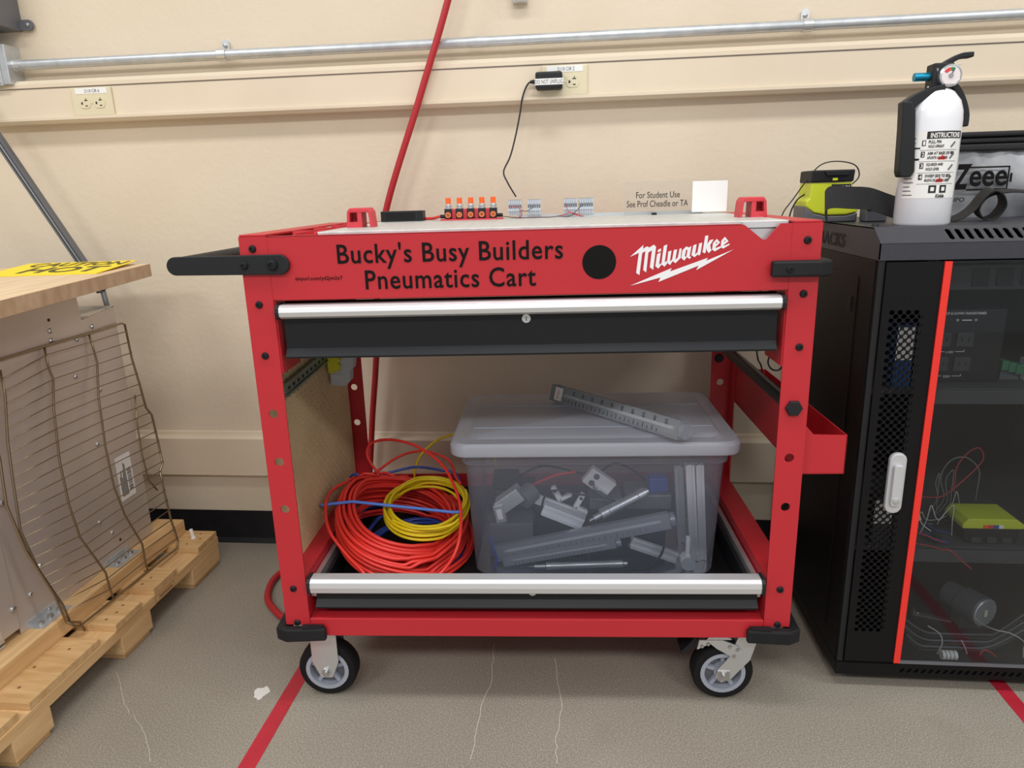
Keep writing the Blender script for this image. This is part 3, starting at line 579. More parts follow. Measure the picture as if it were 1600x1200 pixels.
def cart_tube(pix, r, m, lab, ends=(), sink=False):
    """loose tube through photo points (u, v, y in the cart frame); ends = (before, after) extra cart points; sink = lies on what is below"""
    P = [C3(u, v, 1, y) for u, v, y in pix]
    if ends: P = [top_of(e, r) for e in ends[0]]+P+[top_of(e, r) for e in ends[1]]
    P = np.array(bez(P, 40)); L_ = np.concatenate([[0], np.cumsum(np.linalg.norm(np.diff(P, axis=0), axis=1))]); n = int(L_[-1]/.004)+2
    P = np.stack([np.interp(np.linspace(0, L_[-1], n), L_, P[:, k]) for k in range(3)], 1)
    if sink: P = drop(P, r+.0002, [0]*len(P), .12, 10**6)
    else: P = relax(P, r+.0005)
    LAID.append((P, r+.0002))
    tag(MB().tube([CPOS(*p) for p in P], r, 8).build('tube', m, smooth=True), lab, 'tubing')
def relax(P, r):
    """push a standing tube clear of the tubing it crosses, mostly upwards"""
    Q = np.concatenate([p for p, _ in LAID]); QR = np.concatenate([np.full(len(p), q) for p, q in LAID])
    lo, hi = P.min(0)-.05, P.max(0)+.05; k = ((Q > lo) & (Q < hi)).all(1); Q, QR = Q[k], QR[k]
    for it in range(150):
        D_ = P[:, None, :]-Q[None]; d = np.sqrt((D_**2).sum(2)); pen = (QR[None]+r)-d; j = pen.argmax(1); w = pen[np.arange(len(P)), j]
        if w.max() < 2e-5: break
        mv = np.zeros_like(P); hit_ = w > 0
        dir_ = D_[np.arange(len(P)), j]+np.array([0, 0, .004]); dir_ /= np.linalg.norm(dir_, axis=1)[:, None]+1e-9
        mv[hit_] = dir_[hit_]*(w[hit_][:, None]*1.02+1e-5)
        if it < 110:
            sm = mv.copy()
            for q in range(1, 4): sm[q:] += mv[:-q]*(1-q/4); sm[:-q] += mv[q:]*(1-q/4)
            mv = np.where(np.linalg.norm(sm, axis=1)[:, None] > .004, sm/(np.linalg.norm(sm, axis=1)[:, None]+1e-9)*.004, sm)
        P = P+mv; P[:, 2] = np.maximum(P[:, 2], [max(tray_z(x-r), tray_z(x+r))+r for x in P[:, 0]])
    return P
coil('tubing_coil', 'tube_blue', -.300, .285, .118, .150, 8, .0036, 'dark blue plastic tubing coiled beneath the red coil', .72, 1.22, 3)
cart_tube([(560,868,.10),(600,884,.08),(650,890,.08),(700,884,.09),(722,874,.10)], .0034, 'tube_blue', 'dark blue tube curving along the front of the drawer', (), True)
coil('tubing_coil', 'tube_red', -.308, .270, .156, .200, 26, .0043, 'large coil of red plastic tubing in the lower drawer', .66, 1.0, 1)
coil('tubing_coil', 'tube_yellow', -.256, .285, .100, .138, 7, .0036, 'smaller coil of yellow plastic tubing on top of the red coil', .80, 1.0, 2, .10)
cart_tube([(502,795,.22),(560,789,.22),(620,783,.22),(680,779,.22),(722,781,.22)], .0038, 'tube_lightblue', 'short straight light blue tube lying across the coils', (), True)
cart_tube([(600,745,.42),(575,715,.42),(580,693,.42),(610,687,.40),(650,697,.36),(690,725,.30),(712,765,.24),(720,800,.19),(718,840,.14),(708,870,.11),(690,894,.07)], .0036, 'tube_red', 'single loop of red tubing arching up beside the clear bin', ([(-.33,.44,None)], [(-.235,.052,.246),(-.26,.046,.231)]))
cart_tube([(568,895,.06),(540,865,.10),(515,830,.14),(509,795,.20),(520,765,.28),(560,748,.36),(600,748,.40)], .0036, 'tube_red', 'loose red tube running along the drawer edge by the pegboard', ([(-.30,.046,.231),(-.335,.05,.248)], [(-.30,.43,None)]))
cart_tube([(648,748,.478),(655,715,.475),(680,690,.47),(710,678,.45),(735,675,.46)], .0030, 'tube_yellow', 'yellow tube rising behind the clear bin', ([(-.30,.513,.231),(-.30,.500,.27)], [(-.165,.508,.46),(-.12,.514,.40),(-.09,.515,.24)]))
cart_tube([(716,800,.17),(705,822,.15),(680,838,.14),(650,846,.15),(615,842,.18)], .0030, 'tube_yellow', 'stray yellow tube with printed marks curving beside the bin', (), True)
cart_tube([(548,768,.40),(575,748,.44),(610,738,.46),(650,730,.47),(690,735,.46),(715,745,.45)], .0034, 'tube_blue', 'dark blue tube passing behind the coils', ([(-.43,.33,None)], [(-.175,.41,None)]))
cart_tube([(580,745,.45),(620,715,.48),(660,705,.48),(700,718,.46),(712,745,.42)], .0034, 'tube_red', 'smaller arching red tube behind the yellow coil', ([(-.39,.37,None)], [(-.185,.37,None)]))
# ------------------------------------------------------------------ clear storage bin
bx0, bx1, by0, by1 = -.172, .434, .118, .505; ZL = .545; ZB = .2265
sbx = thing('storage_bin', 'clear plastic storage bin full of aluminium parts in the lower drawer', 'bin', tuple(CPOS((bx0+bx1)/2, (by0+by1)/2, ZB)), CROT)
hx, hy = (bx1-bx0)/2, (by1-by0)/2; H = ZL-ZB
def ring(x, y, z, r=.03):
    return [(a, b, z) for a, b in rrect(-x, -y, x, y, r, 4)]
def shell(rings, close=True):
    s = MB(); n = len(rings[0]); vs = [p for rg in rings for p in rg]; fs = [(i*n+k, i*n+(k+1) % n, (i+1)*n+(k+1) % n, (i+1)*n+k) for i in range(len(rings)-1) for k in range(n)]
    if close: fs.append(tuple(range(n)))
    return s.add(vs, fs)
shell([ring(hx-.042,hy-.037,0), ring(hx-.040,hy-.035,.005), ring(hx-.028,hy-.024,H-.055), ring(hx-.022,hy-.018,H-.054), ring(hx-.020,hy-.016,H-.028)]).build('body', 'bin_plastic', sbx, smooth='auto')
ld_ = shell([ring(hx-.002,hy-.002,H-.030,.034), ring(hx,hy,H-.026,.036), ring(hx,hy,H-.010,.036), ring(hx-.006,hy-.006,H-.002,.034), ring(hx-.02,hy-.02,H,.03), ring(hx-.035,hy-.033,H-.001,.026), ring(hx-.042,hy-.04,H+.004,.02)], False)
n_ = len(ring(1,1,0)); ld_.f.append(tuple(range(6*n_, 7*n_))); ld_.build('lid', 'lid_plastic', sbx, smooth='auto')
for sy in (-.10, .06): MB().prism(rrect(-hx+.045, sy-.002, hx-.045, sy+.002, .0015, 2), 2, H+.0038, H+.0055).build('lid_ridge', 'lid_plastic', sbx)
# things inside: positions from the photo on planes inside the bin
def IN(u, v, y): return CPOS(*C3(u, v, 1, y))
def lift(p, q, r):
    dz = max(0, ZB+.001+r-min(p[2], q[2])); return p+np.array([0,0,dz]), q+np.array([0,0,dz])
def extrusion(p, q, wd, lab, up=(0,-1,.3), raised=True):
    if raised: p, q = lift(np.array(p), np.array(q), wd*.56)
    o = thing('aluminium_extrusion', lab, 'extrusion', p); p, q = np.array(p), np.array(q); L_ = q-p; d = L_/np.linalg.norm(L_); sd = np.cross(d, up); sd /= np.linalg.norm(sd); u2 = np.cross(sd, d)
    b = MB().bar(p, q, wd*.55, wd*.55, up)
    for a1 in (-1, 1):
        for a2 in (-1, 1): b.bar(p+sd*a1*wd*.36+u2*a2*wd*.36, q+sd*a1*wd*.36+u2*a2*wd*.36, wd*.28, wd*.28, up)
    b.build('profile', 'alu_satin', o, world=True); return o
def tofloor(p, r=.003): q_ = np.array(p, float); q_[2] = ZB+r; return q_
def stand(u0, v0, u1, v1, y): a_, b_ = IN(u0, v0, y), IN(u1, v1, y); return a_, b_+(b_-a_)*(b_[2]-ZB-.0010)/(a_[2]-b_[2])   # upright bar carried down to the bin floor
extrusion(*stand(1077,725,1084,862,.215), .019, 'upright slotted aluminium bar inside the bin, next to its side wall', raised=False)
extrusion(*stand(1092.5,725,1097,862,.217), .017, 'upright slotted aluminium bar in the bin, closest to the bin end wall', raised=False)
extrusion(IN(838,779,.31), IN(915,807,.30), .022, 'slotted aluminium bar half hidden behind the diagonal one in the bin')
extrusion(*stand(1060,728,1066,860,.30), .02, 'upright slotted aluminium bar at the back of the bin', raised=False)
extrusion(IN(848,795,.262), IN(910,819,.255), .026, 'slotted aluminium bar lying diagonally behind the clear flowmeter')
extrusion(IN(985,862,.20), IN(1056,886,.20), .024, 'slotted aluminium bar sloping to the bin floor beside a white hinge')
def flowmeter(p, q, wd, th, up, lab, m='acrylic_bin', nums=False):
    p, q, up = np.array(p, float), np.array(q, float), np.array(up, float); d = q-p; L_ = np.linalg.norm(d); d /= L_; up = up-d*np.dot(up, d); up /= np.linalg.norm(up); sd = np.cross(up, d)
    p, q = lift(p, q, wd*.5+.0015)
    o = thing('flowmeter', lab, 'flowmeter', (p+q)/2); c = (p+q)/2
    MB().obox(c, d, sd, up, L_/2, wd/2, th/2).build('body', m, o, world=True)
    MB().cyl(p+d*.02+up*th*.1, q-d*.02+up*th*.1, wd*.10, 10).build('bore', 'label_white', o, world=True)
    top = c+up*(th/2+.0004); tk = MB()
    for k in range(24):
        s = -L_*.40+k*L_*.76/23; tk.obox(top+d*s-sd*wd*(.30 if k % 2 else .26), d, sd, up, .0005, wd*(.08 if k % 2 else .13), .0003)
    tk.build('scale_marks', 'ink', o, world=True)
    MB().obox(c-d*L_*.5, d, sd, up, .002, wd/2, th/2).build('end_cap', 'grey_plastic', o, world=True)
    MB().tube([q+d*.001, q+d*.012], wd*.42, 16).tube([q+d*.004, q+d*.007], wd*.47, 16).build('knob', m, o, world=True)
    return o, c, d, sd, up, L_, top
# the flowmeter lying on the lid
zl = ZL+.0042
p = CPOS(*C3(864, 630, 2, zl)); q = CPOS(*C3(1064, 694, 2, zl)); dm = (q-p)/np.linalg.norm(q-p); nm_ = np.cross(dm, (0,0,1)); nm_ = nm_ if nm_[1] < 0 else -nm_; nm_ = nm_+np.array([0,0,.28]); vu = np.cross(nm_, dm); vu /= np.linalg.norm(vu); vu = vu if vu[2] > 0 else -vu
o, c, d, sd, up, L_, top = flowmeter(p+vu*.021+np.array([0,.012,.003]), q+vu*.021+np.array([0,.012,.003]), .040, .024, nm_, 'smoky clear acrylic flowmeter with a printed scale lying on the bin lid', 'acrylic_bin')
M_ = o.matrix_world
def onmeter(s, side): return top+d*s+sd*side-np.array(o.location)
bk = MB().obox(c-up*.006, d, sd, up, L_/2-.003, .0165, .005).build('back_plate', 'grey_plastic', o, world=True)
tt = (tuple(d), tuple(-sd), tuple(up)) if sd[1] < 0 else (tuple(d), tuple(sd), tuple(up))
fl = 1 if sd[2] > 0 else -1
for k, nme in enumerate(('200','180','160','140','120','100','80','60','40','20')):
    ax_ = (tuple(sd*fl), tuple(-d), tuple(up)) ; text('lettering', nme, 'ink', o, tuple(onmeter(-L_*.29+k*L_*.079, fl*.005)), .0105, .0065, ax=(tuple(sd*fl), tuple(-d), tuple(up)))
pl_ = MB().obox(top-d*L_*.43, d, sd, up, .013, .0155, .0003).build('name_plate', 'label_white', o, world=True); text('lettering', 'Dwyer', 'flame', pl_, tuple(onmeter(-L_*.43+.003, -fl*.011)+up*.0004), .021, .007, ax=(tuple(sd*fl), tuple(-d), tuple(up)))
flowmeter(IN(776,864,.209), IN(1046,812,.209), .036, .022, (0,-1,.2), 'long clear acrylic flowmeter leaning against the inside front of the bin')
flowmeter(IN(788,882,.184), IN(962,853,.184), .020, .012, (0,-1,.2), 'narrow clear flowmeter under the long one inside the bin')
def cylinder(p, q, r, lab):
    p, q = lift(np.array(p), np.array(q), r*.93); d = (q-p)/np.linalg.norm(q-p); L_ = np.linalg.norm(q-p); o = thing('air_cylinder', lab, 'air cylinder', p)
    MB().lathe([(r*.55,0),(r*.55,L_*.12),(r,L_*.13),(r,L_*.27),(r*.9,L_*.28),(r*.9,L_*.8),(r,L_*.81),(r,L_*.95),(r*.6,L_*.96),(r*.6,L_)], p, d, 18).build('barrel', 'alu', o, world=True, smooth='auto')
    MB().cyl(p-d*.012, p+d*.004, r*.25, 10).build('rod', 'chrome', o, world=True); return o
cylinder(IN(928,810,.235), IN(1012,767,.275), .013, 'silver pneumatic cylinder lying at a slant in the bin')
cylinder(IN(835,889,.167), IN(980,884,.167), .009, 'silver pneumatic cylinder lying flat on the bin floor')
wb = thing('valve_bracket', 'white block with two round holes near the top of the bin contents', 'bracket', IN(940,755,.32))
ctr = IN(936,752,.32); dd = IN(970,776,.32)-ctr; dd /= np.linalg.norm(dd); e2 = np.cross(dd, (0,-1,0)); e2 /= np.linalg.norm(e2)
MB().obox(ctr, dd, e2, (0,-1,0), .035, .022, .012).build('body', 'label_white', wb, world=True, bevel=.002)
for k in (-1, 1): MB().cyl(ctr+e2*k*.010-dd*.015+np.array([0,-.0145,0]), ctr+e2*k*.010-dd*.015, .007, 14).build('port', 'ink_grey', wb, world=True)
MB().obox(ctr+dd*.012+e2*.012+np.array([0,-.02,0]), dd, e2, (0,-1,0), .02, .004, .006).build('tube_stub', 'chrome', wb, world=True)
for (u, v, a, lab) in ((870,765,.5,'small white rod-eye bracket standing in the bin'), (905,778,-.5,'white angled bracket lying among the bin parts')):
    c_ = IN(u, v+(6 if a > 0 else 4.2), .305 if a > 0 else .292); o = thing('bracket', lab, 'bracket', c_); dx = np.array([math.cos(a),0,math.sin(a)]); dz = np.array([-math.sin(a),0,math.cos(a)])
    MB().obox(c_, dx, (0,1,0), dz, .006, .008, .020).obox(c_+dx*.014-dz*.017, dx, (0,1,0), dz, .017, .008, .004).build('body', 'label_white', o, world=True, bevel=.002); MB().cyl(c_+dz*.010+np.array([0,-.0085,0]), c_+dz*.010+np.array([0,-.0065,0]), .004, 12).build('hole', 'ink', o, world=True)
c_ = IN(1072,874,.176); c_[2] = ZB+.0225; o = thing('hinge', 'white plastic hinge with a round knuckle at the bin corner', 'hinge', c_)
MB().cyl(c_+np.array([0,-.01,0]), c_+np.array([0,.012,0]), .013, 20).box(c_+np.array([-.002,-.006,0]), c_+np.array([.006,.006,.055])).build('body', 'label_white', o, world=True); MB().cyl(c_+np.array([.004,-.011,-.006]), c_+np.array([.004,.0,-.006]), .016, 20).build('knuckle', 'lt_grey', o, world=True)
c_ = IN(797,779.5,.25); o = thing('gripper', 'grey metal gripper body at the end of the bin next to the tubing', 'gripper', c_)
MB().obox(c_, (.8,0,.6), (0,1,0), (-.6,0,.8), .032, .02, .017).obox(c_+np.array([-.022,-.012,-.028]), (1,0,.2), (0,1,0), (-.2,0,1), .012, .012, .022).build('body', 'galv', o, world=True, bevel=.002)
MB().cyl(c_+np.array([.028,-.005,0]), c_+np.array([.05,.02,.012]), .024, 20).build('motor', 'grey_box', o, world=True, smooth='auto'); MB().obox(c_+np.array([-.022,-.0245,-.028]), (1,0,.2), (0,1,0), (-.2,0,1), .006, .001, .012).build('sticker', 'label_white', o, world=True)
for (x0_, y0_, z0_, x1_, y1_, z1_, m, lab) in ((-.098,.312,.3585,-.036,.352,.398,'black_plastic','black plastic block at the back of the bin'), (-.104,.306,ZB,.0,.40,.3585,'black_plastic','large black component under the parts in the bin'), (.270,.305,.352,.316,.345,.388,'tube_blue','blue fitting at the back of the bin'), (.215,.292,.3145,.322,.38,.352,'grey_box','dark grey component behind the silver cylinder'), (-.104,.2275,ZB,-.002,.303,.3125,'ink_grey','dark block on the bin floor under the grey gripper'), (.130,.2275,ZB,.300,.300,.3145,'black_rub','black component on the bin floor beside the bars'), (.002,.2275,ZB,.124,.36,.2825,'black_plastic','flat black component under the diagonal aluminium bars'), (.131,.303,ZB,.21,.40,.338,'grey_box','dark grey block under the white block with two holes')):
    o = thing('component', lab, 'component', CPOS((x0_+x1_)/2, (y0_+y1_)/2, z0_), CROT); hx_, hy_, hz_ = (x1_-x0_)/2, (y1_-y0_)/2, z1_-z0_
    MB().box((-hx_,-hy_,0),(hx_,hy_,hz_)).build('body', m, o, bevel=.004); MB().cyl((0,-hy_,hz_*.5),(0,-hy_-.001,hz_*.5), min(hx_,hz_/2)*.5, 12).build('boss', m, o)
def bintube(pix, y, r, m, lab, pre=(), post=()): tag(MB().tube([np.array([p[0], p[1], max(p[2], ZB+.0005+r)]) for p in bez([CPOS(*e) for e in pre]+[IN(u, v, y) for u, v in pix]+[CPOS(*e) for e in post], 8)], r, 8).build('tube', m, smooth=True), lab, 'tubing')
bintube([(852,774),(872,766),(905,772),(940,778),(965,784)], .277, .0025, 'wire_black', 'black cable draped across the parts in the bin', [(.008,.277,.2855)], [(.205,.277,.3162)])
bintube([(772,892),(776,874),(770,854),(766,838)], .172, .003, 'tube_blue', 'short blue tube at the end of the bin')
bintube([(938,738),(960,724),(990,735),(1010,752),(1023,757)], .338, .0028, 'wire_black', 'black cable arching behind the white block in the bin')
bintube([(811,744),(850,728),(900,738),(925,742)], .346, .0028, 'wire_black', 'black cable along the back of the bin')
bintube([(826,761),(845,752),(870,742),(900,737)], .325, .003, 'tube_red', 'short red tube behind the white brackets in the bin')
bintube([(990,895),(1015,885),(1032,868),(1038,852)], .170, .003, 'wire_black', 'black tube curving over the sloping aluminium bar')
# ------------------------------------------------------------------ pallet, steel oven body, rack, wooden top
pal = thing('pallet', 'low pine pallet carrying the steel oven cabinet', 'pallet', (-1.35, -.6, 0))
PX1 = -1.03; PX0 = -1.75
def pbox(a, b, nm, m): return MB().box(a, b).build(nm, m, pal, world=True, bevel=.0015)
for y0, y1 in ((-.29,-.145),(-.60,-.485),(-.93,-.83),(-1.3,-1.2)):
    for x0, x1 in ((-1.13,PX1),(-1.5,-1.4),(-1.75,-1.65)): pbox((x0,y0,.014),(x1,y1,.062),'block','pine')
    pbox((PX0,y0+.006,0),(PX1-.006,y1-.006,.014),'bottom_board','pine_y')
pbox((-1.13,-1.35,.062),(PX1,-.14,.088),'stringer_board','pine'); pbox((-1.5,-1.35,.062),(-1.4,-.14,.088),'stringer_board','pine'); pbox((PX0,-1.35,.062),(-1.65,-.14,.088),'stringer_board','pine')
for y0, y1 in ((-.245,-.142),(-.46,-.355),(-.615,-.515),(-.875,-.665),(-1.12,-.90),(-1.34,-1.15)):
    d_ = pbox((PX0,y0,.088),(PX1+random.uniform(-.004,.004),y1,.106),'deck_board','pine_y')
    for k in range(3):
        xx, yy = random.uniform(-1.11,-1.05), y0+(y1-y0)*(.2+.3*k); MB().cyl((xx,yy,.106),(xx,yy,.1064),.0035,8).build('nail','knot',d_,world=True)
pbox((-1.205,-.86,.106),(-1.118,-.155,.148),'runner','pine'); pbox((-1.7,-.86,.106),(-1.6,-.155,.148),'runner','pine')
stp = MB()
for (y0_, y1_, z0_, z1_) in [(-.46,-.375,.064,.0648),(-.46,-.375,.0802,.081),(-.46,-.4592,.064,.081),(-.3758,-.375,.064,.081),(-.442,-.4413,.064,.081)]+[(-.438+.008*k, -.433+.008*k, .069, .076) for k in range(7)]: stp.box((PX1, y0_, z0_), (PX1+.0004, y1_, z1_))
stp.build('ink_stamp', 'knot', pal, world=True)['kind'] = 'stuff'
fb = thing('floor_bolt', 'short white plastic peg standing on the pallet end board', 'peg', (-1.075,-.19,.106)); MB().cyl((0,0,0),(-.004,0,.028),.005,10).cyl((0,0,0),(0,0,.004),.007,10).build('shaft','label_white',fb)
OX, OY0, OY1 = -1.165, -.72, -.235
_f0, _n0 = np.array([-1.085,-.175,.892]), np.array([-1.020,-.757,.8785]); _dy = (_n0-_f0)/np.linalg.norm(_n0-_f0); _nz = np.cross(_dy, (-1,0,0)); _nz = _nz/np.linalg.norm(_nz)*(1 if _nz[2] > 0 else -1)
def under(x, y): return float((np.dot(_f0-_nz*.033, _nz)-_nz[0]*x-_nz[1]*y)/_nz[2])      # underside of the wooden slab
ov = thing('steel_oven', 'bare stainless steel oven cabinet with riveted side on the pallet', 'oven', (-1.45, -.48, .148))
side = [(OY0,.148),(OY1,.148),(OY1,.792),(-.375,.792),(-.375,.820),(OY0-.02,.846),(OY0-.02,.30)]
MB().prism([(y, z) for y, z in ((OY0,.149),(OY1,.149),(OY1,.790),(-.36,.775),(-.365,under(OX,-.365)+.0003),(OY0,under(OX,OY0)+.0003))], 0, OX-.002, OX).build('side_panel', 'steel', ov, world=True)
MB().box((-1.75,OY0+.01,.15),(OX-.003,OY1-.001,.765)).build('body', 'steel', ov, world=True)
MB().box((-1.75,-.36,.788),(OX,OY1,.791)).build('top_flange', 'galv', ov, world=True)
MB().box((-1.75,OY0-.055,.165),(OX+.004,OY0,under(OX,OY0-.055)+.0003)).build('front_frame', 'steel', ov, world=True, bevel=.004)
MB().box((-1.75,OY0-.085,.16),(OX-.03,OY0-.055,.80)).build('door', 'steel', ov, world=True, bevel=.006)
for k in range(4): MB().box((-1.75,OY0-.085-.004*(k % 2),.150+k*.011),(OX+.002,OY0-.045,.155+k*.011)).build('vent_louvre', 'zinc', ov, world=True)
rv = MB().lathe([(0,.005),(.004,.004),(.0062,.0015),(.0065,0)], (0,0,0), (1,0,0), 10).mesh('rivet')
for u, v in ((78,517),(80,532),(144,510),(118,588),(156,609),(152,694),(120,530),(155,817),(175,832),(62,884),(47,929),(77,955)):
    pp = W3(u, v, 0, OX); pp[2] = max(pp[2], .157); link('rivet', rv, 'screw', ov, loc=tuple(pp-np.array(ov.location)))
for u, v in ((76,500),(188,843)):
    pp = W3(u, v, 0, OX); MB().cyl(pp+np.array([-.001,0,0]), pp+np.array([.0006,0,0]), .004, 12).build('hole', 'ink', ov, world=True)
for u, v in ((20,952),(3,785)):
    pp = W3(u, v, 0, OX+.004); MB().lathe([(0,.006),(.006,.005),(.008,0)], pp, (1,0,0), 12).build('bolt', 'screw', ov, world=True)
for yy in (-.655, -.39):
    g_ = MB().box((OX,yy-.045,.148),(OX+.035,yy+.045,.151)).box((OX,yy-.045,.151),(OX+.003,yy+.045,.165)).build('foot_bracket', 'galv', ov, world=True)
    for k in (-1, 0, 1): MB().lathe([(0,.006),(.006,.005),(.0075,0)], (OX+.018,yy+k*.028,.151), (0,0,1), 8).build('bolt', 'screw', g_, world=True)
a = W3(192, 722, 0, OX); b = W3(232, 790, 0, OX)
a = np.array([OX+.0006, -.345, .395]); st = MB().box((OX,-.335,.285),(OX+.0006,-.275,.405)).build('sticker', 'label_white', ov, world=True)
bc = MB(); zz = .30
for k in range(16):
    th = random.choice((.0012,.0022,.003)); bc.box((OX+.0006,-.297,zz),(OX+.0009,-.281,zz+th)); zz += th+random.choice((.0016,.0026))
bc.build('barcode', 'ink', st, world=True)
bc = MB()
for k in range(6): bc.box((OX+.0006,-.328+k*.0045,.295),(OX+.0009,-.3255+k*.0045,.295+random.uniform(.05,.09)))
bc.build('print', 'ink', st, world=True)
# oven rack leaning on the cabinet
A_ = W3(130, 974, 2, .112); B_ = W3(278, 855, 2, .112); T_ = W3(195, 504, 0, OX+.012)
xm = (A_[0]+B_[0])/2; A_[0] = B_[0] = xm; A_[2] = B_[2] = .1125; T_[0] = OX+.0055
N_ = np.cross(B_-A_, T_-A_); N_ /= np.linalg.norm(N_)
gr = thing('oven_rack', 'wire oven rack leaning against the side of the steel oven', 'rack', tuple((A_+B_)/2))
def G(u, v): return PL(u, v, A_, N_)
rods = [[(0,578),(8,617),(12,690),(20,750),(32,830),(60,890),(98,945),(109,970)], [(69,541),(76,575),(83,592),(84,640),(93,720),(108,790),(125,840),(165,895),(172,920),(178,936)], [(139,522),(147,548),(152,567),(154,620),(165,700),(178,760),(195,805),(222,850),(226,872),(231,892)]]
right = [(195,506),(206,560),(218,600),(228,637),(237,648),(247,690),(254,724),(250,736),(257,770),(268,815),(278,845),(277,856)]
for rd in rods: MB().tube([G(*p) for p in rd], .0026, 8).build('support_rod', 'steel_wire', gr, world=True, smooth=True)
MB().tube([G(*p) for p in [(-25,570),(0,562),(69,541),(139,521),(190,505),(195,507)]+right[1:]+[(270,862),(231,892),(178,936),(130,974),(122,980),(104,972)]], .003, 8).build('frame_rod', 'steel_wire', gr, world=True, smooth=True)
MB().tube([G(*p) for p in [(-20,640),(0,720),(10,790),(40,860),(85,930),(104,972),(125,972),(133,985)]], .0028, 8).build('hook_rod', 'steel_wire', gr, world=True, smooth=True)
MB().tube([G(*p) for p in [(211,617),(214,660),(222,710),(232,750),(246,766)]], .0022, 8).build('short_rod', 'steel_wire', gr, world=True, smooth=True)
def along(rd, s):
    P = [G(*p) for p in rd]; Ls = [np.linalg.norm(b-a) for a, b in zip(P[:-1], P[1:])]; t = s*sum(Ls)
    for a, b, l in zip(P[:-1], P[1:], Ls):
        if t <= l: return a+(b-a)*t/l
        t -= l
    return P[-1]
off = np.array([.0035, 0, .0005])
for k in range(22):
    s = .03+k*.044
    MB().tube([along(rods[0], s)+off, along(rods[1], s)+off, along(rods[2], s)+off, along(right, s)+off], .0013, 6).build('cross_wire', 'steel_wire', gr, world=True, smooth=True)
# wooden top
f0 = np.array([-1.085,-.175,.892]); n0 = np.array([-1.020,-.757,.8785]); dy = (n0-f0)/np.linalg.norm(n0-f0); dxv = np.array([-1,0,0.]); nz = np.cross(dy, dxv); nz /= np.linalg.norm(nz); nz = nz if nz[2] > 0 else -nz; dxv = np.cross(nz, dy); dxv = dxv if dxv[0] < 0 else -dxv
wtop = thing('butcher_block', 'thick wooden butcher-block slab resting on top of the steel oven', 'worktop', (-1.4,-.5,.85))
n1 = f0+dy*.85; c_ = (f0+n1)/2+dxv*.375-nz*.0165
MB().obox(c_, dxv, dy, nz, .375, np.linalg.norm(n1-f0)/2, .0165).build('slab', 'wood_block', wtop, world=True, bevel=.001)
e_ = (f0+n1)/2-nz*.0165; MB().obox(e_, dxv, dy, nz, .0006, np.linalg.norm(n1-f0)/2-.001, .0158).build('end_grain', 'wood_end', wtop, world=True)
# supports between oven and slab
MB().box((-1.70,-.70,.765),(-1.60,-.40,under(-1.65,-.70)+.0003)).build('top_support', 'galv', ov, world=True)
def B2(a, b, z=0): return f0+dxv*a+dy*b+nz*(z)
cs = thing('caution_sign', 'yellow CAUTION HOT sign sheet lying on the wooden slab', 'sign', tuple(B2(.15,.10,.0)))
q_ = PL(150, 428, f0, nz)-f0; b1_ = float(np.dot(q_, dy)); PS = [B2(.03,.004,.008), B2(.31,.004,.008), B2(.31,b1_), B2(.03,b1_)]   # rear edge curls up
vs = [p+nz*.0002 for p in PS]+[p+nz*.0022 for p in PS]
MB().add(vs, [(0,1,2,3),(4,5,6,7),(0,1,5,4),(1,2,6,5),(2,3,7,6),(3,0,4,7)]).build('sheet', 'yellow_paper', cs, world=True)
ex = PS[0]-PS[1]; exl = np.linalg.norm(ex); ex /= exl; ey = np.cross(nz, ex); org = PS[1]+nz*.0024-np.array(cs.location)
wv = abs(np.dot(PS[2]-PS[1], ey))
def sheet(u, v): return (PS[2]*(1-u)+PS[3]*u)*(1-v)+(PS[1]*(1-u)+PS[0]*u)*v+nz*.0025-np.array(cs.location)
for tx_, u0, u1, v0, v1 in (('CAUTION', .12, .97, .64, .94), ('HOT', .25, .93, .14, .56)):
    lt_ = text('lettering', tx_, 'ink_olive', cs, (0,0,0), 1, 1, ax=((1,0,0),(0,1,0),(0,0,1)), bold=.025, t=.0003)
    for v_ in lt_.data.vertices: v_.co = Vector(sheet(u0+(u1-u0)*v_.co.x, v0+(v1-v0)*v_.co.y)+nz*v_.co.z)
# aluminium strut behind the slab
sA = np.array([-1.15,-.14,.795]); P1 = W3(127, 405, 1, -.11); P0 = W3(0, 218, 1, -.11); dS = (P0-P1)/np.linalg.norm(P0-P1)
stt = thing('strut', 'grey slotted metal strut leaning up behind the wooden slab', 'strut', tuple(P1-dS*.12))
pA = P1-dS*.10; pB = P0+dS*.35
MB().bar(pA, pB, .022, .008, (0,1,0)).bar(pA+np.array([0,-.008,0])-np.cross(dS,(0,1,0))*.0085, pB+np.array([0,-.008,0])-np.cross(dS,(0,1,0))*.0085, .005, .010, (0,1,0)).bar(pA+np.array([0,-.008,0])+np.cross(dS,(0,1,0))*.0085, pB+np.array([0,-.008,0])+np.cross(dS,(0,1,0))*.0085, .005, .010, (0,1,0)).build('profile', 'grey_box', stt, world=True)
MB().bar(pA+np.array([.0,-.012,0]), pB+np.array([.0,-.012,0]), .003, .004, (0,1,0)).build('inner_rib', 'grey_plastic', stt, world=True)
MB().tube(bez([pA, pA+np.array([.02,-.02,-.05]), pA+np.array([.030,-.025,-.10]), pA+np.array([-.02,.0,-.19]), np.array([-1.34,-.10,.42]), np.array([-1.37,-.09,.12]), np.array([-1.375,-.085,.0002])], 6), .007, 10).build('lower_rod', 'grey_box', stt, world=True, smooth=True)
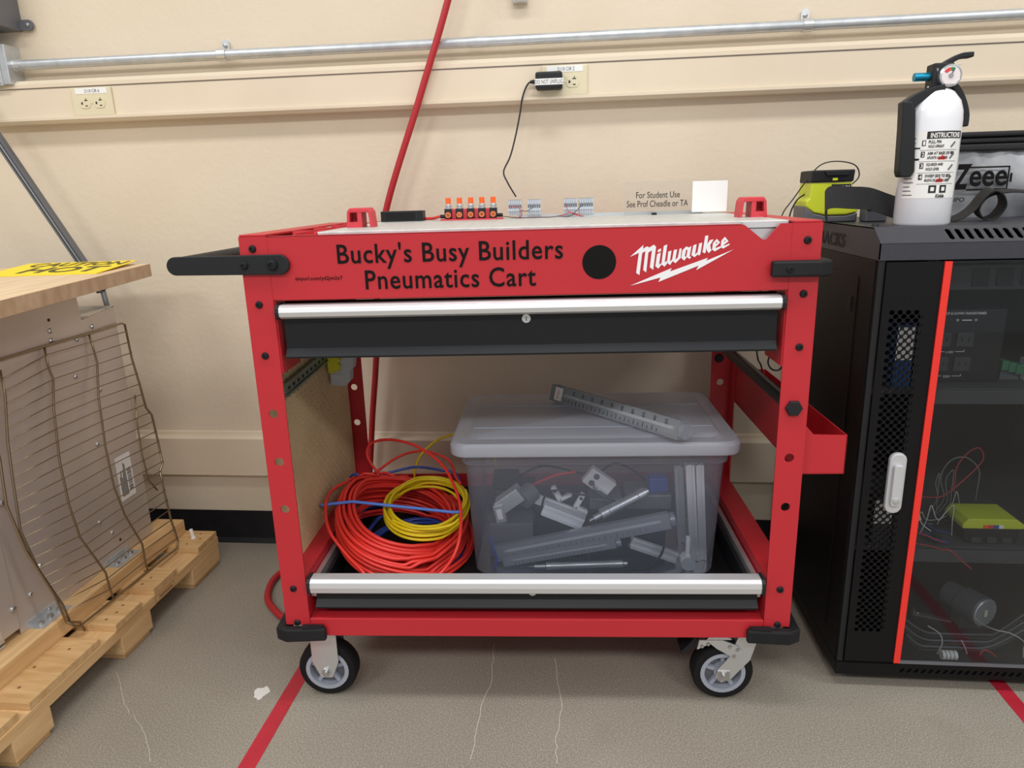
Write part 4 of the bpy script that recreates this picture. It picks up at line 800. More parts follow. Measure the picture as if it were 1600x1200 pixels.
# ------------------------------------------------------------------ server cabinet
RX0, RX1, RY0, RY1 = .585, 1.185, -.585, -.05
rk = thing('server_cabinet', 'black steel server cabinet with a glass door and red door stripe', 'cabinet', ((RX0+RX1)/2, (RY0+RY1)/2, 0))
def rb(a, b, nm, m='rack_black', par=None, bevel=.0015): return MB().box(a, b).build(nm, m, par or rk, world=True, bevel=bevel)
base = rb((RX0,RY0+.004,.030),(RX1,RY1,.060),'base')
sl = [rrect(x-.005,.040,x+.003,.050,.002,2) for x in np.arange(.72,1.16,.0145)]
plate('base_front', rect(RX0,.031,RX1,.060), [[(a-.0+(b-.045)*.5, b) for a, b in s] for s in sl], .002, 'rack_black', rk, (-rk.location.x, RY0+.001-rk.location.y, 0))
sp = rb((RX0,RY0+.012,.060),(RX0+.002,RY1,.905),'side_panel')
rb((RX0-.0015,RY0+.085,.10),(RX0+.0005,RY1-.03,.868),'side_door','rack_black',sp,.001)
MB().box((RX0-.003,-.475,.795),(RX0-.0012,-.455,.825)).build('latch', 'black_plastic', sp, world=True)
rb((RX1-.002,RY0+.012,.060),(RX1,RY1,.905),'side_panel'); rb((RX0+.002,RY1-.002,.060),(RX1-.002,RY1,.905),'rear_panel')
top = MB().prism([(RY0,.908),(RY0,.936),(RY0+.036,.963),(RY1,.963),(RY1,.908)], 0, RX0, RX0+.002).prism([(RY0,.908),(RY0,.936),(RY0+.036,.963),(RY1,.963),(RY1,.908)], 0, RX1-.002, RX1).box((RX0,RY0+.036,.961),(RX1,RY1,.963)).box((RX0,RY0,.908),(RX1,RY0+.002,.936)).box((RX0,RY0,.906),(RX1,RY1,.908)).box((RX0,RY1-.002,.908),(RX1,RY1,.961)).build('top_cover', 'rack_top_sheen', rk, world=True)
dv = np.array([0,.036,.027]); dl = np.linalg.norm(dv); dv /= dl
slots = [[(x+a*.0045+(b-.0225)*-.12, b) for a, b in ((-1,.010),(0,.007),(1,.010),(1,.034),(0,.037),(-1,.034))] for x in np.arange(.125,.59,.0165)]
plate('vent_bevel', rect(0,0,RX1-RX0,dl), slots, .002, 'rack_top_sheen', top, (RX0-rk.location.x, RY0-rk.location.y, .936), ((1,0,0), tuple(dv), (0,-float(dv[2]),float(dv[1]))))
text('lettering', 'RACKS', 'ink', top, (RX0-.0005-rk.location.x, -.245-rk.location.y, .916), .16, .028, ax=((0,-1,0),(0,0,1),(-1,0,0)), bold=.02)
for yy in (-.12,-.5): MB().lathe([(0,.004),(.006,.004),(.007,0)], (RX0+.02,yy,.963), (0,0,1), 12).build('screw', 'black_paint', top, world=True)
hexs = []; z = .142; k = 0
while z < .818:
    for i in range(4): 
        x = .617+i*.0145+(.00725 if k % 2 else 0)
        if x < .668: hexs.append(circ(x, z, .0049, 6, math.pi/6))
    z += .0076; k += 1
dlf = plate('door_stile', rect(RX0+.014,.066,.698,.903), hexs, .003, 'rack_black', rk, (-rk.location.x, RY0-.0015-rk.location.y, 0))
MB().box((RX0+.002,RY0+.002,.062),(RX0+.013,RY0+.012,.905)).build('door_gap', 'black_plastic', rk, world=True)
MB().box((.698,RY0-.006,.066),(.7105,RY0,.903)).build('door_stripe', 'door_red', dlf, world=True)
MB().box((.7105,RY0-.003,.070),(RX1-.09,RY0,.900)).build('door_glass', 'glass_haze', rk, world=True)
MB().box((.7105,RY0-.004,.900),(RX1-.01,RY0,.9035)).build('door_rail', 'black_paint', rk, world=True); MB().box((.7105,RY0-.004,.064),(RX1-.01,RY0,.071)).build('door_rail', 'grey_box', rk, world=True); rb((RX1-.09,RY0-.003,.066),(RX1-.01,RY0,.903),'door_stile')
hd = MB().prism([(x, z) for x, z in rrect(.640,.412,.672,.538,.015)], 1, RY0-.014, RY0-.003).build('door_handle', 'handle_grey', dlf, world=True, bevel=.003)
MB().prism([(x, z) for x, z in rrect(.6465,.43,.6655,.516,.006)], 1, RY0-.022, RY0-.014).build('lever', 'handle_grey', hd, world=True, bevel=.002); MB().lathe([(0,.003),(.003,.003),(.0065,.002),(.007,0)], (.656,RY0-.022,.442), (0,-1,0), 16).build('key_lock', 'zinc', hd, world=True)
for xx in (RX0+.03, RX1-.03):
    for yy in (RY0+.05, RY1-.05): cw = MB().cyl((xx,yy,.018),(xx,yy,.031),.012,12).build('foot', 'black_plastic', rk, world=True); MB().cyl((xx-.009,yy,.0145),(xx+.009,yy,.0145),.0145,18).build('wheel', 'lt_grey', cw, world=True)
for zz, nm in ((.640,'shelf'),(.300,'shelf')): rb((RX0+.004,RY0+.045,zz),(RX1-.004,RY1-.01,zz+.012),nm,'rack_inside_lit')
for zz in (.640, .300): rb((.71,RY0+.030,zz-.016),(RX1-.004,RY0+.034,zz+.012),'shelf_lip','rack_inside_lit')
for xx in (.705, 1.10): rb((xx-.012,RY0+.055,.062),(xx+.012,RY0+.060,.905),'mounting_rail','rack_inside_lit')
# contents of the cabinet
def RKP(u, v, y): return W3(u, v, 1, y)
Y_ = -.50
a = RKP(1468,415,Y_); b = RKP(1600,452,Y_)
ps = thing('power_strip', 'black rack-mount power strip with sockets at the top of the cabinet', 'power strip', (float(a[0]), Y_, float(b[2])))
MB().box((0,0,0),(.45,.045,.048)).build('body', 'rack_inside_lit', ps, bevel=.002)
for ex_ in (.705, 1.10): MB().box((ex_-.011-float(a[0]),-.0255,.006),(ex_+.011-float(a[0]),.002,.042)).build('mounting_ear', 'rack_inside_lit', ps)
for k in range(8):
    s_ = MB().box((.062+k*.044,-.003,.007),(.092+k*.044,.0,.041)).build('socket', 'black_plastic', ps, bevel=.001)
    for dx, dz, w_, h_ in ((.007,.012,.0015,.004),(.021,.012,.0015,.004),(.014,.026,.003,.0025)): MB().box((.062+k*.044+dx-w_,-.0035,.007+dz-h_),(.062+k*.044+dx+w_,-.0028,.007+dz+h_)).build('slot', 'ink', s_)
Y2 = -.49; a = RKP(1466,488,Y2); b = RKP(1558,600,Y2); zf = .652
tr = thing('transformer', 'black step up and down transformer with white lettering on the shelf', 'transformer', (float(a[0])-.012, Y2, zf))
wd = float(b[0]-a[0])+.012; hh = float(a[2])-zf+.005
MB().box((0,0,0),(wd,.16,hh)).build('case', 'black_plastic', tr, bevel=.003)
text('lettering', 'STEP UP & DOWN TRANSFORMER', 'label_white', tr, (.014,-.0005,hh-.010), .088, .005, bold=.01)
for lab_, zz in (('110V', .062), ('220V', .012)):
    text('lettering', lab_, 'label_white', tr, (.036,-.0005,zz-.003), .014, .005); MB().box((.014,-.0008,zz),(.033,0,zz+.001)).box((.053,-.0008,zz),(.070,0,zz+.001)).box((.014,-.0008,zz),(.015,0,zz+.004)).box((.069,-.0008,zz),(.070,0,zz+.004)).build('print_line', 'label_white', tr)
for xx, zz in ((.010,.022),(.052,.022),(.010,.072),(.052,.072)): s_ = MB().box((xx,-.004,zz),(xx+.032,0,zz+.030)).build('socket', 'rack_inside_lit', tr, bevel=.002); MB().box((xx+.008,-.0045,zz+.012),(xx+.011,-.0038,zz+.020)).box((xx+.021,-.0045,zz+.012),(xx+.024,-.0038,zz+.020)).build('slot', 'ink', s_)
MB().box((.058,-.0015,hh-.022),(.076,0,hh-.020)).build('switch_mark', 'label_white', tr); MB().lathe([(0,.002),(.002,.002),(.003,0)], (.05,0,hh-.021), (0,-1,0), 10).build('terminal', 'lt_grey', tr); MB().lathe([(0,.002),(.002,.002),(.003,0)], (.084,0,hh-.021), (0,-1,0), 10).build('terminal', 'lt_grey', tr)
a = RKP(1575,568,-.47); gc = thing('connector', 'green screw terminal connector beside the transformer', 'connector', (float(a[0]), -.47, .652))
MB().box((-.012,0,.0),(.024,.02,float(a[2])-.652-.012)).build('stand', 'grey_box', gc); 
for k in range(3): MB().box((-.016+k*.014,-.01,float(a[2])-.652-.012-k*.004),(-.003+k*.014,.012,float(a[2])-.652+.008-k*.004)).build('terminal', 'pcb_green', gc, bevel=.001)
a = RKP(1598,590,-.47); hs_ = thing('heat_sink', 'small white finned part next to the green connector', 'heat sink', (float(a[0])+.008, -.47, .652)); 
for k in range(3): MB().box((-.008+k*.008,-.004,0),(-.004+k*.008,.01,.028)).build('fin', 'label_white', hs_)
MB().box((-.012,-.005,.028),(.018,.011,.044)).build('head', 'lt_grey', hs_)
# lower shelf: lime-lidded box, wires, boards
Y3 = -.50; zs = .312; a = RKP(1490,850,Y3); b = RKP(1592,806,Y3)
cx_ = float((a[0]+b[0])/2); wd = float(b[0]-a[0]); lb = thing('battery_box', 'black box with a lime green lid on the lower cabinet shelf', 'box', (cx_, Y3, zs))
MB().prism([(-wd*.42,0),(wd*.42,0),(wd*.46,.034),(-wd*.46,.034)], 1, -.02, .05).build('body', 'black_plastic', lb, bevel=.002)
MB().prism([(-wd*.5,.034),(wd*.5,.034),(wd*.5,.044),(wd*.36,.056),(-wd*.42,.056),(-wd*.5,.044)], 1, -.024, .054).build('lid', 'lime', lb, bevel=.002)
for k, m in enumerate(('orange','flame','tube_blue','label_white')): MB().box((-.02+k*.010,-.0255,.036),(-.011+k*.010,-.0235,.043)).build('fuse', m, lb)
for k in (-1, 0, 1): MB().box((k*.03-.009,-.026,.004),(k*.03+.009,-.02,.014)).build('clip', 'rack_inside_lit', lb)
RKL = []                                          # cables already lying in the cabinet
def rkw(pix, y, r, m, lab, pre=0, post=0, jit=.006):
    """wire through photo points inside the cabinet; pre/post: that end is carried down to the shelf"""
    pts = [RKP(q[0], q[1], (q[2] if len(q) > 2 else y+(random.uniform(-jit, jit) if 0 < i < len(pix)-1 else 0))) for i, q in enumerate(pix)]
    low = pts[0][2] < .2 and pts[-1][2] < .2; fz = (.0603 if low else .3123)+r
    if pre: pts = [np.array([pts[0][0]-.012, pts[0][1]+.008, fz]), pts[0]*[1,1,.5]+np.array([-.004,.003,fz*.5])]+pts
    if post: pts = pts+[pts[-1]*[1,1,.5]+np.array([.003,.002,fz*.5]), np.array([pts[-1][0]+.008, pts[-1][1]+.006, fz])]
    P = [np.array(p) for p in bez(pts, 12)]
    for p in P:
        if p[1] > -.5615-r or low: p[2] = max(p[2], fz)
        for C, R_ in RKL:                          # climb over cables that are already there
            d2 = (C[:, 0]-p[0])**2+(C[:, 1]-p[1])**2; k = (d2 < (R_+r)**2) & (abs(C[:, 2]-p[2]) < R_+r)
            if k.any(): p[2] = max(p[2], float((C[k, 2]+np.sqrt((R_+r)**2-d2[k])).max()))
    RKL.append((np.array(P), r+.0001))
    tag(MB().tube(P, r, 6).build('wire', m, smooth=True), lab, 'wire')
rkw([(1436,778),(1470,776),(1500,755),(1535,720),(1530,700),(1512,708),(1496,728),(1492,750),(1490,768)], -.47, .0012, 'wire_red', 'red wire looped above the circuit boards in the cabinet', 1, 0)
rkw([(1425,866,-.530),(1450,863,-.540),(1468,860,-.553),(1482,859,-.5635),(1494,868,-.567),(1505,878,-.567),(1518,889,-.567)], -.535, .0012, 'wire_red', 'red wire lying over the edge of the lower cabinet shelf')
rkw([(1424,828),(1450,838),(1475,848)], -.5372, .0012, 'wire_red', 'short red wire beside the blue circuit board')
for i, px in enumerate(([(1455,790),(1462,808),(1468,812),(1478,800),(1490,790)], [(1440,800),(1448,812),(1470,810),(1488,798),(1500,790)], [(1495,768),(1500,790),(1508,798),(1515,808)], [(1432,806),(1442,820),(1455,830)], [(1462,826),(1468,812),(1480,806)])):
    rkw(px, (-.497,-.436,-.394,-.5372,-.4425)[i], .0011, 'wire_white', ('white wire arching over the blue circuit board', 'white wire curling round the circuit boards', 'white wire dropping behind the lime-lidded box', 'white wire near the red door stripe on the shelf', 'short white wire hooked over a circuit board')[i], 1, i in (0, 2))
for i, px in enumerate(([(1475,775),(1470,745),(1485,720),(1510,715),(1530,735)], [(1480,780),(1478,750),(1490,735)], [(1465,775),(1462,755),(1468,740)])):
    rkw(px, (-.393,-.388,-.397)[i], .0011, 'grey_plastic', ('long grey wire arching behind the red wire loop', 'grey wire rising from the circuit boards', 'short grey wire beside the shelf boards')[i], 1, 1)
for i, (u, v, m, lab) in enumerate(((1466,815,'pcb','blue circuit board among the white wires'),(1480,822,'pcb_green','green circuit board leaning beside the lime-lidded box'),(1462,838,'pcb','small blue circuit board at the shelf edge'))):
    yb_ = (-.468,-.420,-.512)[i]; p_ = RKP(u, v, yb_); o = thing('circuit_board', lab, 'circuit board', (float(p_[0]), yb_, zs-.0061)); MB().obox((0,0,.012),(1,.2,-.3),(-.2,1,0),(.3,0,1),.018,.02,.0012).build('board', m, o); MB().obox((0,-.002,.016),(1,.2,-.3),(-.2,1,0),(.3,0,1),.008,.008,.003).build('chip', 'ink', o)
p_ = RKP(1432,770,-.50); o = thing('card', 'pale plastic card leaning behind the red door stripe', 'card', (float(p_[0]), -.50, zs)); MB().obox((0,0,.05),(1,0,.4),(0,1,0),(-.4,0,1),.012,.002,.014).box((-.004,.0,0),(.004,.003,.045)).build('body', 'ivory', o)
o = thing('connector_block', 'dark connector block with pale wires behind the lime-lidded box', 'connector', (float(RKP(1540,790,-.42)[0]), -.42, zs-.0031)); MB().obox((0,0,.03),(.8,0,.5),(0,1,0),(-.5,0,.8),.02,.02,.02).build('body', 'rack_inside_lit', o, bevel=.002)
for k in range(4): MB().cyl((-.005+k*.006,-.022,.05-k*.003),(.004+k*.006,-.022,.022-k*.003),.0011,6).build('lead', 'wire_white', o)
o = thing('carton', 'small white and blue carton behind the perforated door panel on the upper shelf', 'carton', (.672, -.53, .652)); MB().box((-.016,0,0),(.016,.04,.125)).build('body', 'pcb', o); MB().box((-.0155,-.0006,.055),(.0155,0,.12)).build('label', 'label_white', o)
o = thing('carton', 'small white carton behind the perforated door panel on the lower shelf', 'carton', (.668, -.53, .312)); MB().box((-.018,0,0),(.018,.04,.10)).build('body', 'rack_inside_lit', o); MB().box((-.0175,-.0006,.045),(.0175,0,.098)).build('label', 'label_white', o)
# bottom of cabinet: motor, bracket, cable
zb_ = .0605
p_ = RKP(1520,945,-.45); mo = thing('electric_motor', 'round grey electric motor on the cabinet floor', 'motor', (float(p_[0]), -.45, zb_)); zc_ = float(p_[2])-zb_
MB().lathe([(.030,0),(.034,.004),(.034,.05),(.028,.055),(.028,.09)], (0.01,-.03,zc_), (-.45,1,0), 28).build('case', 'grey_box', mo, smooth='auto'); MB().lathe([(0,.002),(.031,.002),(.033,0)], (.01,-.031,zc_), (.45,-1,0), 28).build('end_plate', 'galv', mo)
MB().box((-.02,.004,0),(.04,.045,zc_-.02)).build('mount', 'rack_inside_lit', mo); MB().box((.008,-.0345,zc_-.008),(.013,-.033,zc_+.008)).build('label', 'ivory', mo)
a = W3(1428,958,2,.0627); b = W3(1486,969.5,2,.0627); o = thing('metal_strip', 'thin aluminium strip lying across the cabinet floor', 'strip', (float(a[0]), float(a[1]), zb_))
MB().bar(a, b, .012, .004).build('strip', 'alu', o, world=True); MB().box((-.004,-.006,.0003),(0,.006,.014)).build('bent_end', 'alu', o); MB().cyl(a+np.array([.008,0,.002]), a+np.array([.008,0,.004]), .003, 10).build('screw', 'screw', o, world=True)
RKL.append((np.array([a+(b-a)*k/40 for k in range(41)]), .0068))
for i in range(6):
    u0 = 1405+i*3; rkw([(u0,960+i*8),(1440,985+i*6),(1490,1000+i*3),(1545,995+i*4),(1600,960+i*6)], -.475-.0125*i, .003, 'wire_black' if i % 2 else 'grey_box', ('thick dark cable curving over the cabinet floor, outermost of the bundle', 'black cable in the bundle below the metal strip', 'dark grey cable in the bundle on the cabinet floor', 'black cable crossing beneath the motor', 'dark grey cable near the cabinet base vents', 'black cable at the bottom of the cable bundle')[i], 0, 0, .002)
rkw([(1450,978),(1468,990),(1472,1005),(1464,1022)], float(W3(1464,1022,2,.0617)[1]), .0012, 'wire_white', 'white wire bowed on the cabinet floor below the metal strip'); rkw([(1522,964,-.4865),(1535,975,-.515),(1555,984,-.545),(1580,990,-.553),(1600,1003,-.553)], -.553, .0012, 'wire_white', 'long white wire trailing from the motor', 0, 1); rkw([(1502,1000),(1508,1012),(1511,1022)], float(W3(1511,1022,2,.0617)[1]), .0012, 'wire_white', 'short white wire beside the striped tape', jit=0); rkw([(1531,1024),(1536,1016),(1546,1018),(1557,1026)], float(W3(1544,1025,2,.0617)[1]), .0013, 'tube_red', 'short orange-red wire hooped on the cabinet floor', jit=0)
p_ = RKP(1484,1016,-.562); o = thing('tape_roll', 'short roll of white striped tape on the cabinet floor', 'tape', (float(p_[0]), -.562, zb_)); MB().cyl((-.016,0,.0099),(.014,0,.0099),.010,16).build('roll', 'label_white', o)
for k in range(3): MB().cyl((-.010+k*.008,0,.0099),(-.0085+k*.008,0,.0099),.0102,16).build('stripe', 'ink_grey', o)
# ------------------------------------------------------------------ on the cabinet: extinguisher, charger, bag, straps
ZR = .9632
p_ = W3(1439, 351, 2, ZR); 
EX, EY = float(p_[0]), -.47; EX = float(W3(1439, 345, 1, EY)[0])
fe = thing('fire_extinguisher', 'white fire extinguisher with a black handle, printed instructions and pressure gauge', 'fire extinguisher', (EX, EY, ZR))
er = float(W3(1481,340,1,EY)[0]-W3(1398,340,1,EY)[0])/2; zsh = float(W3(1460,190,1,EY)[2])-ZR; zn = float(W3(1460,142,1,EY)[2])-ZR
tilt = 0.0
MB().lathe([(er*.94,0),(er,.004),(er,zsh),(er*.97,zsh+.016),(er*.86,zsh+.034),(er*.62,zsh+.050),(er*.36,zsh+.058),(er*.30,zsh+.066),(er*.30,zn+.006)], (0,0,0), (0,0,1), 40).build('cylinder', 'white_enamel', fe, smooth='auto')
W_ = lambda ang: (er+.0003, ang)
fax = ((1,0,0),(0,0,1),(0,-1,0)); A0 = -.42
def ring_patch(name, a0, a1, z0, z1, m, off=.0004, par=None, n=14):
    a0 += A0; a1 += A0
    vs = [((er+off)*math.sin(a0+(a1-a0)*k/n), -(er+off)*math.cos(a0+(a1-a0)*k/n), z) for z in (z0, z1) for k in range(n+1)]
    return MB().add(vs, [(k, k+1, n+2+k, n+1+k) for k in range(n)]).build(name, m, par or fe, smooth=True)
lab = ring_patch('label_print', -.85, 1.25, .050, zsh-.02, 'label_white', .0003, n=24); LT = zsh-.02
ring_patch('title_band', -.12, 1.25, LT-.013, LT, 'ink', .0006, lab)
text('lettering', 'INSTRUCTIONS', 'label_white', lab, (0,0,LT-.0115), .056, .009, ax=fax, bold=.02, wrap=(er+.0007, .0+A0))
rows = (('PULL PIN', 'HOLD UPRIGHT'), ('AIM AT BASE OF FIRE', 'APUNTE A LA BASE'), ('SQUEEZE AND', 'HOLD LEVER'), ('SWEEP SIDE TO SIDE', 'MUEVA DE LADO A LADO'))
rh = (LT-.013-.075)/4
for k, rw in enumerate(rows):
    z1 = LT-.013-k*rh; ring_patch('rule', -.30, 1.05, z1-rh, z1-rh+.0007, 'ink_grey', .0006, lab)
    ring_patch('step_box', -.26, -.13, z1-.012, z1-.002, 'ink', .0006, lab); text('lettering', str(k+1), 'label_white', lab, (0,0,z1-.0105), .0035, .007, ax=fax, bold=.02, wrap=(er+.0008, -.22+A0))
    text('lettering', rw[0], 'ink', lab, (0,0,z1-.008), .0028*len(rw[0])*.9, .0055, ax=fax, bold=.015, wrap=(er+.0006, -.04+A0)); text('lettering', rw[1], 'ink', lab, (0,0,z1-.0155), .0024*len(rw[1])*.9, .005, ax=fax, bold=.01, wrap=(er+.0006, -.04+A0))
    if k in (1, 3):
        fl_ = [(-.006,0),(.006,0),(.0065,.004),(.004,.007),(.0035,.0045),(.0005,.009),(-.002,.005),(-.004,.0065),(-.0065,.003)]
        MB().add([((er+.0008)*math.sin(.45+A0+x_/er), -(er+.0008)*math.cos(.45+A0+x_/er), z1-rh+.003+z_) for x_, z_ in fl_], [tuple(range(len(fl_)))]).build('flame_print', 'flame', lab)
    MB().bar(((er+.001)*math.sin(.75+A0), -(er+.001)*math.cos(.75+A0), z1-rh+.005), ((er+.001)*math.sin(.92+A0), -(er+.001)*math.cos(.92+A0), z1-.006), .003, .0004, (math.sin(.8+A0),-math.cos(.8+A0),0)).build('pictogram', 'ink_grey', lab)
for k in range(9): ring_patch('fine_print', -.83, -.42-.06*(k % 3), .055+k*.0075, .0567+k*.0075, 'ink_grey', .0006, lab, 6)
for k in range(4): ring_patch('fine_print', -.83, -.48, LT-.012-k*.008, LT-.0103-k*.008, 'ink_grey', .0006, lab, 6)
ring_patch('rule', -.85, -.30, LT-.050, LT-.0465, 'ink', .0007, lab, 8); ring_patch('rule', -.85, -.30, .138, .1405, 'ink', .0007, lab, 8)
for a_ in (.12, .50): ring_patch('pictogram', a_, a_+.26, .059, .073, 'ink', .0006, lab, 6); ring_patch('pictogram', a_+.07, a_+.19, .0625, .0695, 'label_white', .0009, lab, 4)
text('lettering', 'Kidde', 'ink', lab, (0,0,.0505), .016, .0065, ax=fax, bold=.02, shear=.2, wrap=(er+.0006, .38+A0))
# valve, lever, grip, gauge
zv = zn
hdv = MB().box((-.016,-.016,zv-.002),(.020,.016,zv+.046)).cyl((0,0,zv-.006),(0,0,zv+.006),.021,16).build('valve_head', 'black_plastic', fe, bevel=.003)
E3 = lambda u, v, y=EY: tuple(W3(u, v, 1, y)-np.array([EX,EY,ZR]))
lv = [E3(u, v) for u, v in ((1455,112),(1470,104),(1485,95),(1500,88),(1518,86))]
MB().ribbon(bez(lv, 6), .022, .009, (0,1,0)).build('lever', 'black_plastic', fe, bevel=.002)
gp = [E3(u, v) for u, v in ((1484,130),(1494,142),(1502,160),(1506,180),(1504,198))]
MB().ribbon(bez(gp, 6), .022, .011, (0,1,0)).build('carry_grip', 'black_plastic', fe, bevel=.003)
n0_ = E3(1428,121); n1_ = E3(1458,121); nz_ = MB().lathe([(.0042,0),(.0075,0),(.0075,.036),(.0042,.036)], n0_, (1,0,0), 16).build('nozzle', 'blue_anod', fe, smooth='auto'); MB().cyl((n0_[0]+.001,n0_[1],n0_[2]),(n0_[0]+.02,n0_[1],n0_[2]),.0044,12).build('bore', 'ink', nz_)
g0 = np.array(E3(1485,118,EY-.022)); 
gg = MB().lathe([(.0195,-.012),(.0195,.002),(.0165,.003),(.0165,.0015)], g0, (0,-1,.05), 28).build('gauge', 'chrome', fe, smooth='auto')
MB().cyl(g0+np.array([0,-.0016,0]), g0+np.array([0,-.0022,0]), .0163, 24).build('dial', 'gauge_face', gg)
for a0, a1, m in ((100,150,'flame'),(60,98,'pcb_green')):
    MB().add([tuple(g0+np.array([r_*math.cos(R(a)),-.0026,r_*math.sin(R(a))])) for r_ in (.008,.014) for a in np.linspace(a0,a1,6)], [(k,k+1,7+k,6+k) for k in range(5)]).build('dial_zone', m, gg)
MB().bar(g0+np.array([0,-.0032,0]), g0+np.array([.004,-.0032,.010]), .0014, .0006, (0,-1,0)).build('needle', 'ink', gg); MB().cyl(g0+np.array([0,-.002,0]), g0+np.array([0,-.004,0]), .004, 12).build('hub', 'grey_plastic', gg)
MB().tube([E3(1470,105,EY-.014), E3(1490,104,EY-.014), E3(1503,99,EY-.014)], .0009, 6).build('safety_pin', 'zinc', fe); MB().cyl(E3(1464,109,EY-.016), E3(1464,109,EY-.010), .003, 10).build('pin_head', 'screw', fe)
br = MB().ribbon(bez([E3(u, v, EY-.012) for u, v in ((1472,140),(1455,145),(1440,150),(1425,158),(1413,167))], 5), .030, .018, (0,1,0)).build('bracket_strap', 'black_plastic', fe, bevel=.002)
bp = [E3(u, v, EY-.034) for u, v in ((1411,158),(1425,158),(1431,172),(1429,268),(1422,277),(1406,277),(1404,268),(1409,200))]
MB().prism([(p_[0], p_[2]) for p_ in bp], 1, -.036, -.010).build('wall_bracket', 'black_plastic', fe, bevel=.003)
# battery charger
RYY = -.30; a = W3(1257,334,1,RYY); b = W3(1340,334,1,RYY); cx_ = float((a[0]+b[0])/2); wd = float(b[0]-a[0])/2; 
ZH = lambda v: float(W3(1300, v, 1, RYY)[2])-ZR
ch = thing('battery_charger', 'lime green and grey charger holding a black tool battery', 'charger', (cx_, RYY, ZR))
MB().prism([(-wd,0),(wd,0),(wd,.020),(wd*.55,.014),(-wd*.2,.014),(-wd*.65,.020),(-wd,.036)], 1, 0, .09).build('base', 'grey_box', ch, bevel=.003)
h1 = ZH(285)
MB().prism([(-wd+.001,.034),(-wd*.65,.021),(-wd*.2,.015),(wd*.55,.015),(wd,.021),(wd,.038),(wd*.75,.05),(wd*.70,h1),(-wd*.82,h1),(-wd*.86,.052),(-wd+.001,.046)], 1, -.001, .088).build('shell', 'lime', ch, bevel=.003)
bt = MB().prism([(-wd*.86,h1+.0005),(wd*.72,h1+.0005),(wd*.76,h1+.026),(-wd*.84,h1+.026)], 1, -.004, .085).build('battery', 'black_rub', ch, bevel=.003)
MB().prism([(-wd*.3,h1+.014),(wd*.5,h1+.014),(wd*.55,h1+.024),(-wd*.4,h1+.024)], 1, -.008, -.003).build('battery_latch', 'black_plastic', bt, bevel=.001); MB().box((-.004,-.0062,h1+.004),(.006,-.004,h1+.009)).build('button', 'lime', bt)
pl_ = MB().box((-.004,-.0025,h1-.020),(.036,-.001,h1-.004)).build('name_plate', 'ink', ch); text('lettering', 'RYOBI', 'label_white', pl_, (-.001,-.0025,h1-.0165), .034, .009, bold=.03)
for k in range(7): MB().box((.0+k*.006,-.0022,.038),(.003+k*.006,-.0008,.043)).build('vent', 'ink', ch)
MB().tube(bez([W3(u, v, 1, -.27) for u, v in ((1326,292),(1342,276),(1336,258),(1308,252),(1282,258),(1262,280),(1240,310),(1222,336),(1216,370))], 8), .0014, 6).build('cord', 'wire_black', ch, world=True, smooth=True)
MB().tube(bez([W3(u, v, 1, -.26) for u, v in ((1258,303),(1246,312),(1238,325),(1234,336))], 8), .0018, 6).build('cord', 'wire_black', ch, world=True, smooth=True)
# cables hanging between the cart and the cabinet
tag(MB().tube(bez([W3(1216,370,1,-.27), CPOS(.535,.43,.80)]+[CPOS(*C3(u, v, 1, .44)) for u, v in ((1182,530),(1184,560),(1190,575))]+[CPOS(.560,.41,.545), CPOS(.555,.36,.5195)], 6), .002, 6).build('cable', 'wire_black', smooth=True), 'thin black cable hanging under the drawer into the red side tray', 'cable')
tag(MB().tube(bez([W3(1234,336,1,-.26), W3(1231,380,1,-.27), CPOS(.545,.36,.80)]+[CPOS(*C3(u, v, 1, .33)) for u, v in ((1217,530),(1208,545),(1200,565),(1206,577),(1217,578),(1226,570))]+[CPOS(.570,.32,.62)], 6), .002, 6).build('cable', 'wire_black', smooth=True), 'black cable loop dangling beside the red side tray', 'cable')
# black box and strap, bag
p_ = W3(1372, 316, 1, -.33); o = thing('strap_buckle', 'dark grey plastic buckle box on the cabinet beside the charger', 'buckle', (float(p_[0]), -.33, ZR)); MB().box((-.022,0,0),(.022,.04,.034)).build('body', 'grey_box', o, bevel=.003); MB().box((-.020,-.001,.024),(.020,.0,.028)).build('rim', 'black_plastic', o)
sw = [W3(u, v, 1, y) for u, v, y in ((1292,330,-.40),(1290,315,-.40),(1300,308,-.40),(1330,309,-.40),(1360,311,-.40),(1392,322,-.40),(1420,334,-.38))]
for q_ in sw: q_[2] = max(q_[2], ZR+.0215)
o = tag(MB().ribbon(bez(sw, 6), .045, .0025, (0,.25,1)).build('strap', 'webbing'), 'black webbing strap folded on its edge before the charger', 'strap')
BY = -.24; a = W3(1492,330,1,BY); zt_ = float(W3(1560,205,1,BY)[2])-ZR; x0_ = float(W3(1488,260,1,BY)[0])
bag = thing('battery_bag', 'silver and black fire-resistant battery bag behind the extinguisher', 'bag', (x0_, BY, ZR))
bw = .30; vs = []
nx_, nz2 = 16, 8
for yy in (0, .10):
    for j in range(nz2+1):
        for i in range(nx_+1):
            bul = math.sin(math.pi*i/nx_)*math.sin(math.pi*j/nz2); vs.append((bw*i/nx_, yy+(-.02 if yy == 0 else .02)*bul+.004*math.sin(i*1.7+j), zt_*.78*j/nz2))
n1_ = nx_+1; fs = []
for s_ in range(2):
    for j in range(nz2):
        for i in range(nx_): q_ = s_*n1_*(nz2+1)+j*n1_+i; fs.append((q_, q_+1, q_+n1_+1, q_+n1_))
S_ = n1_*(nz2+1)
for j in range(nz2):
    for i in (0, nx_): q_ = j*n1_+i; fs.append((q_, q_+n1_, q_+n1_+S_, q_+S_))
for i in range(nx_):
    for j in (0, nz2): q_ = j*n1_+i; fs.append((q_, q_+1, q_+1+S_, q_+S_))
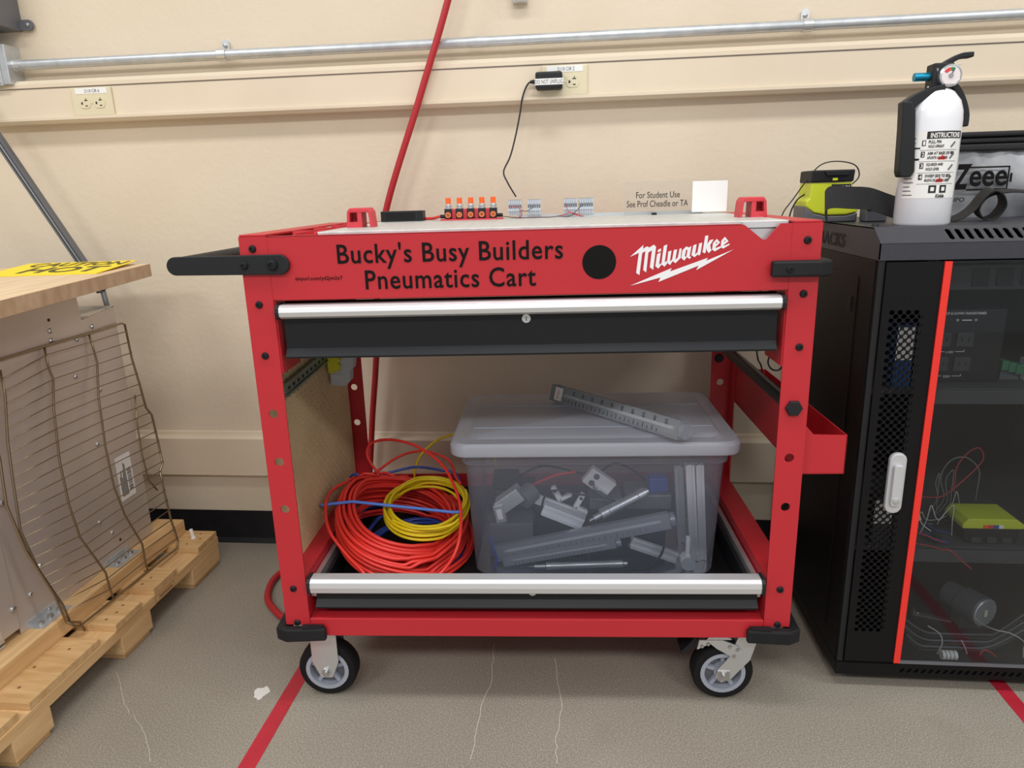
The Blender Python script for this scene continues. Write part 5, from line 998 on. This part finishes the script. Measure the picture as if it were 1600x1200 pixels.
MB().add(vs, fs).build('pouch', 'bag_silver', bag, smooth='auto')
MB().box((-.006,-.012,zt_*.78),(bw,.11,zt_*.86)).box((-.004,-.008,zt_*.87),(bw,.105,zt_*.93)).box((-.006,-.012,zt_*.94),(bw,.11,zt_)).build('zip_band', 'webbing', bag, bevel=.004)
sx_ = lambda u: float(W3(u, 280, 1, BY-.03)[0])-x0_; sz_ = lambda v: float(W3(1550, v, 1, BY-.03)[2])-ZR
text('lettering', 'Z', 'vinyl_black', bag, (sx_(1490),-.026,sz_(295)), sx_(1518)-sx_(1490), sz_(255)-sz_(295), bold=.04, shear=.2); text('lettering', 'eee', 'vinyl_black', bag, (sx_(1516),-.026,sz_(291)), sx_(1575)-sx_(1516), sz_(266)-sz_(291), bold=.02)
tt_ = MB().box((sx_(1514),-.025,sz_(262)),(sx_(1578),-.0235,sz_(259.5))).box((sx_(1514),-.025,sz_(297)),(sx_(1578),-.0235,sz_(294.5))).box((sx_(1576),-.025,sz_(297)),(sx_(1578),-.0235,sz_(259.5))).box((sx_(1580),-.025,sz_(285)),(sx_(1583),-.0235,sz_(271))).build('battery_outline', 'vinyl_black', bag)
text('lettering', 'LIPO', 'vinyl_black', bag, (sx_(1490),-.027,sz_(314)), sx_(1512)-sx_(1490), .009, bold=.01)
lp_ = [W3(u, v, 1, y) for u, v, y in ((1484,344,-.40),(1500,338,-.40),(1518,325,-.38),(1535,305,-.38),(1548,296,-.38),(1562,302,-.38),(1566,320,-.37),(1552,338,-.37),(1535,342,-.38),(1525,325,-.38),(1540,305,-.36),(1575,298,-.36),(1610,300,-.36))]
for q_ in lp_: q_[2] = max(q_[2], ZR+.004)
tag(MB().ribbon(bez(lp_, 6), .040, .0022, (.1,1,.15)).build('strap', 'webbing'), 'black webbing strap coiled in a loop before the silver bag', 'strap')

GR = {'terminal_block': 'terminal blocks', 'aluminium_extrusion': 'aluminium bars in the clear bin', 'flowmeter': 'acrylic flowmeters', 'air_cylinder': 'pneumatic cylinders in the clear bin', 'component': 'dark components in the clear bin', 'wire': 'loose wires', 'circuit_board': 'circuit boards in the cabinet', 'outlet': 'wall outlets on the raceway', 'strap': 'black webbing straps', 'cable': 'black cables by the side tray', 'floor_tape': 'red floor tape strips', 'bracket': 'white brackets in the bin'}
for o in list(bpy.data.objects):
    if o.parent is None and 'group' not in o.keys() and o.name.split('.')[0] in GR: o['group'] = GR[o.name.split('.')[0]]
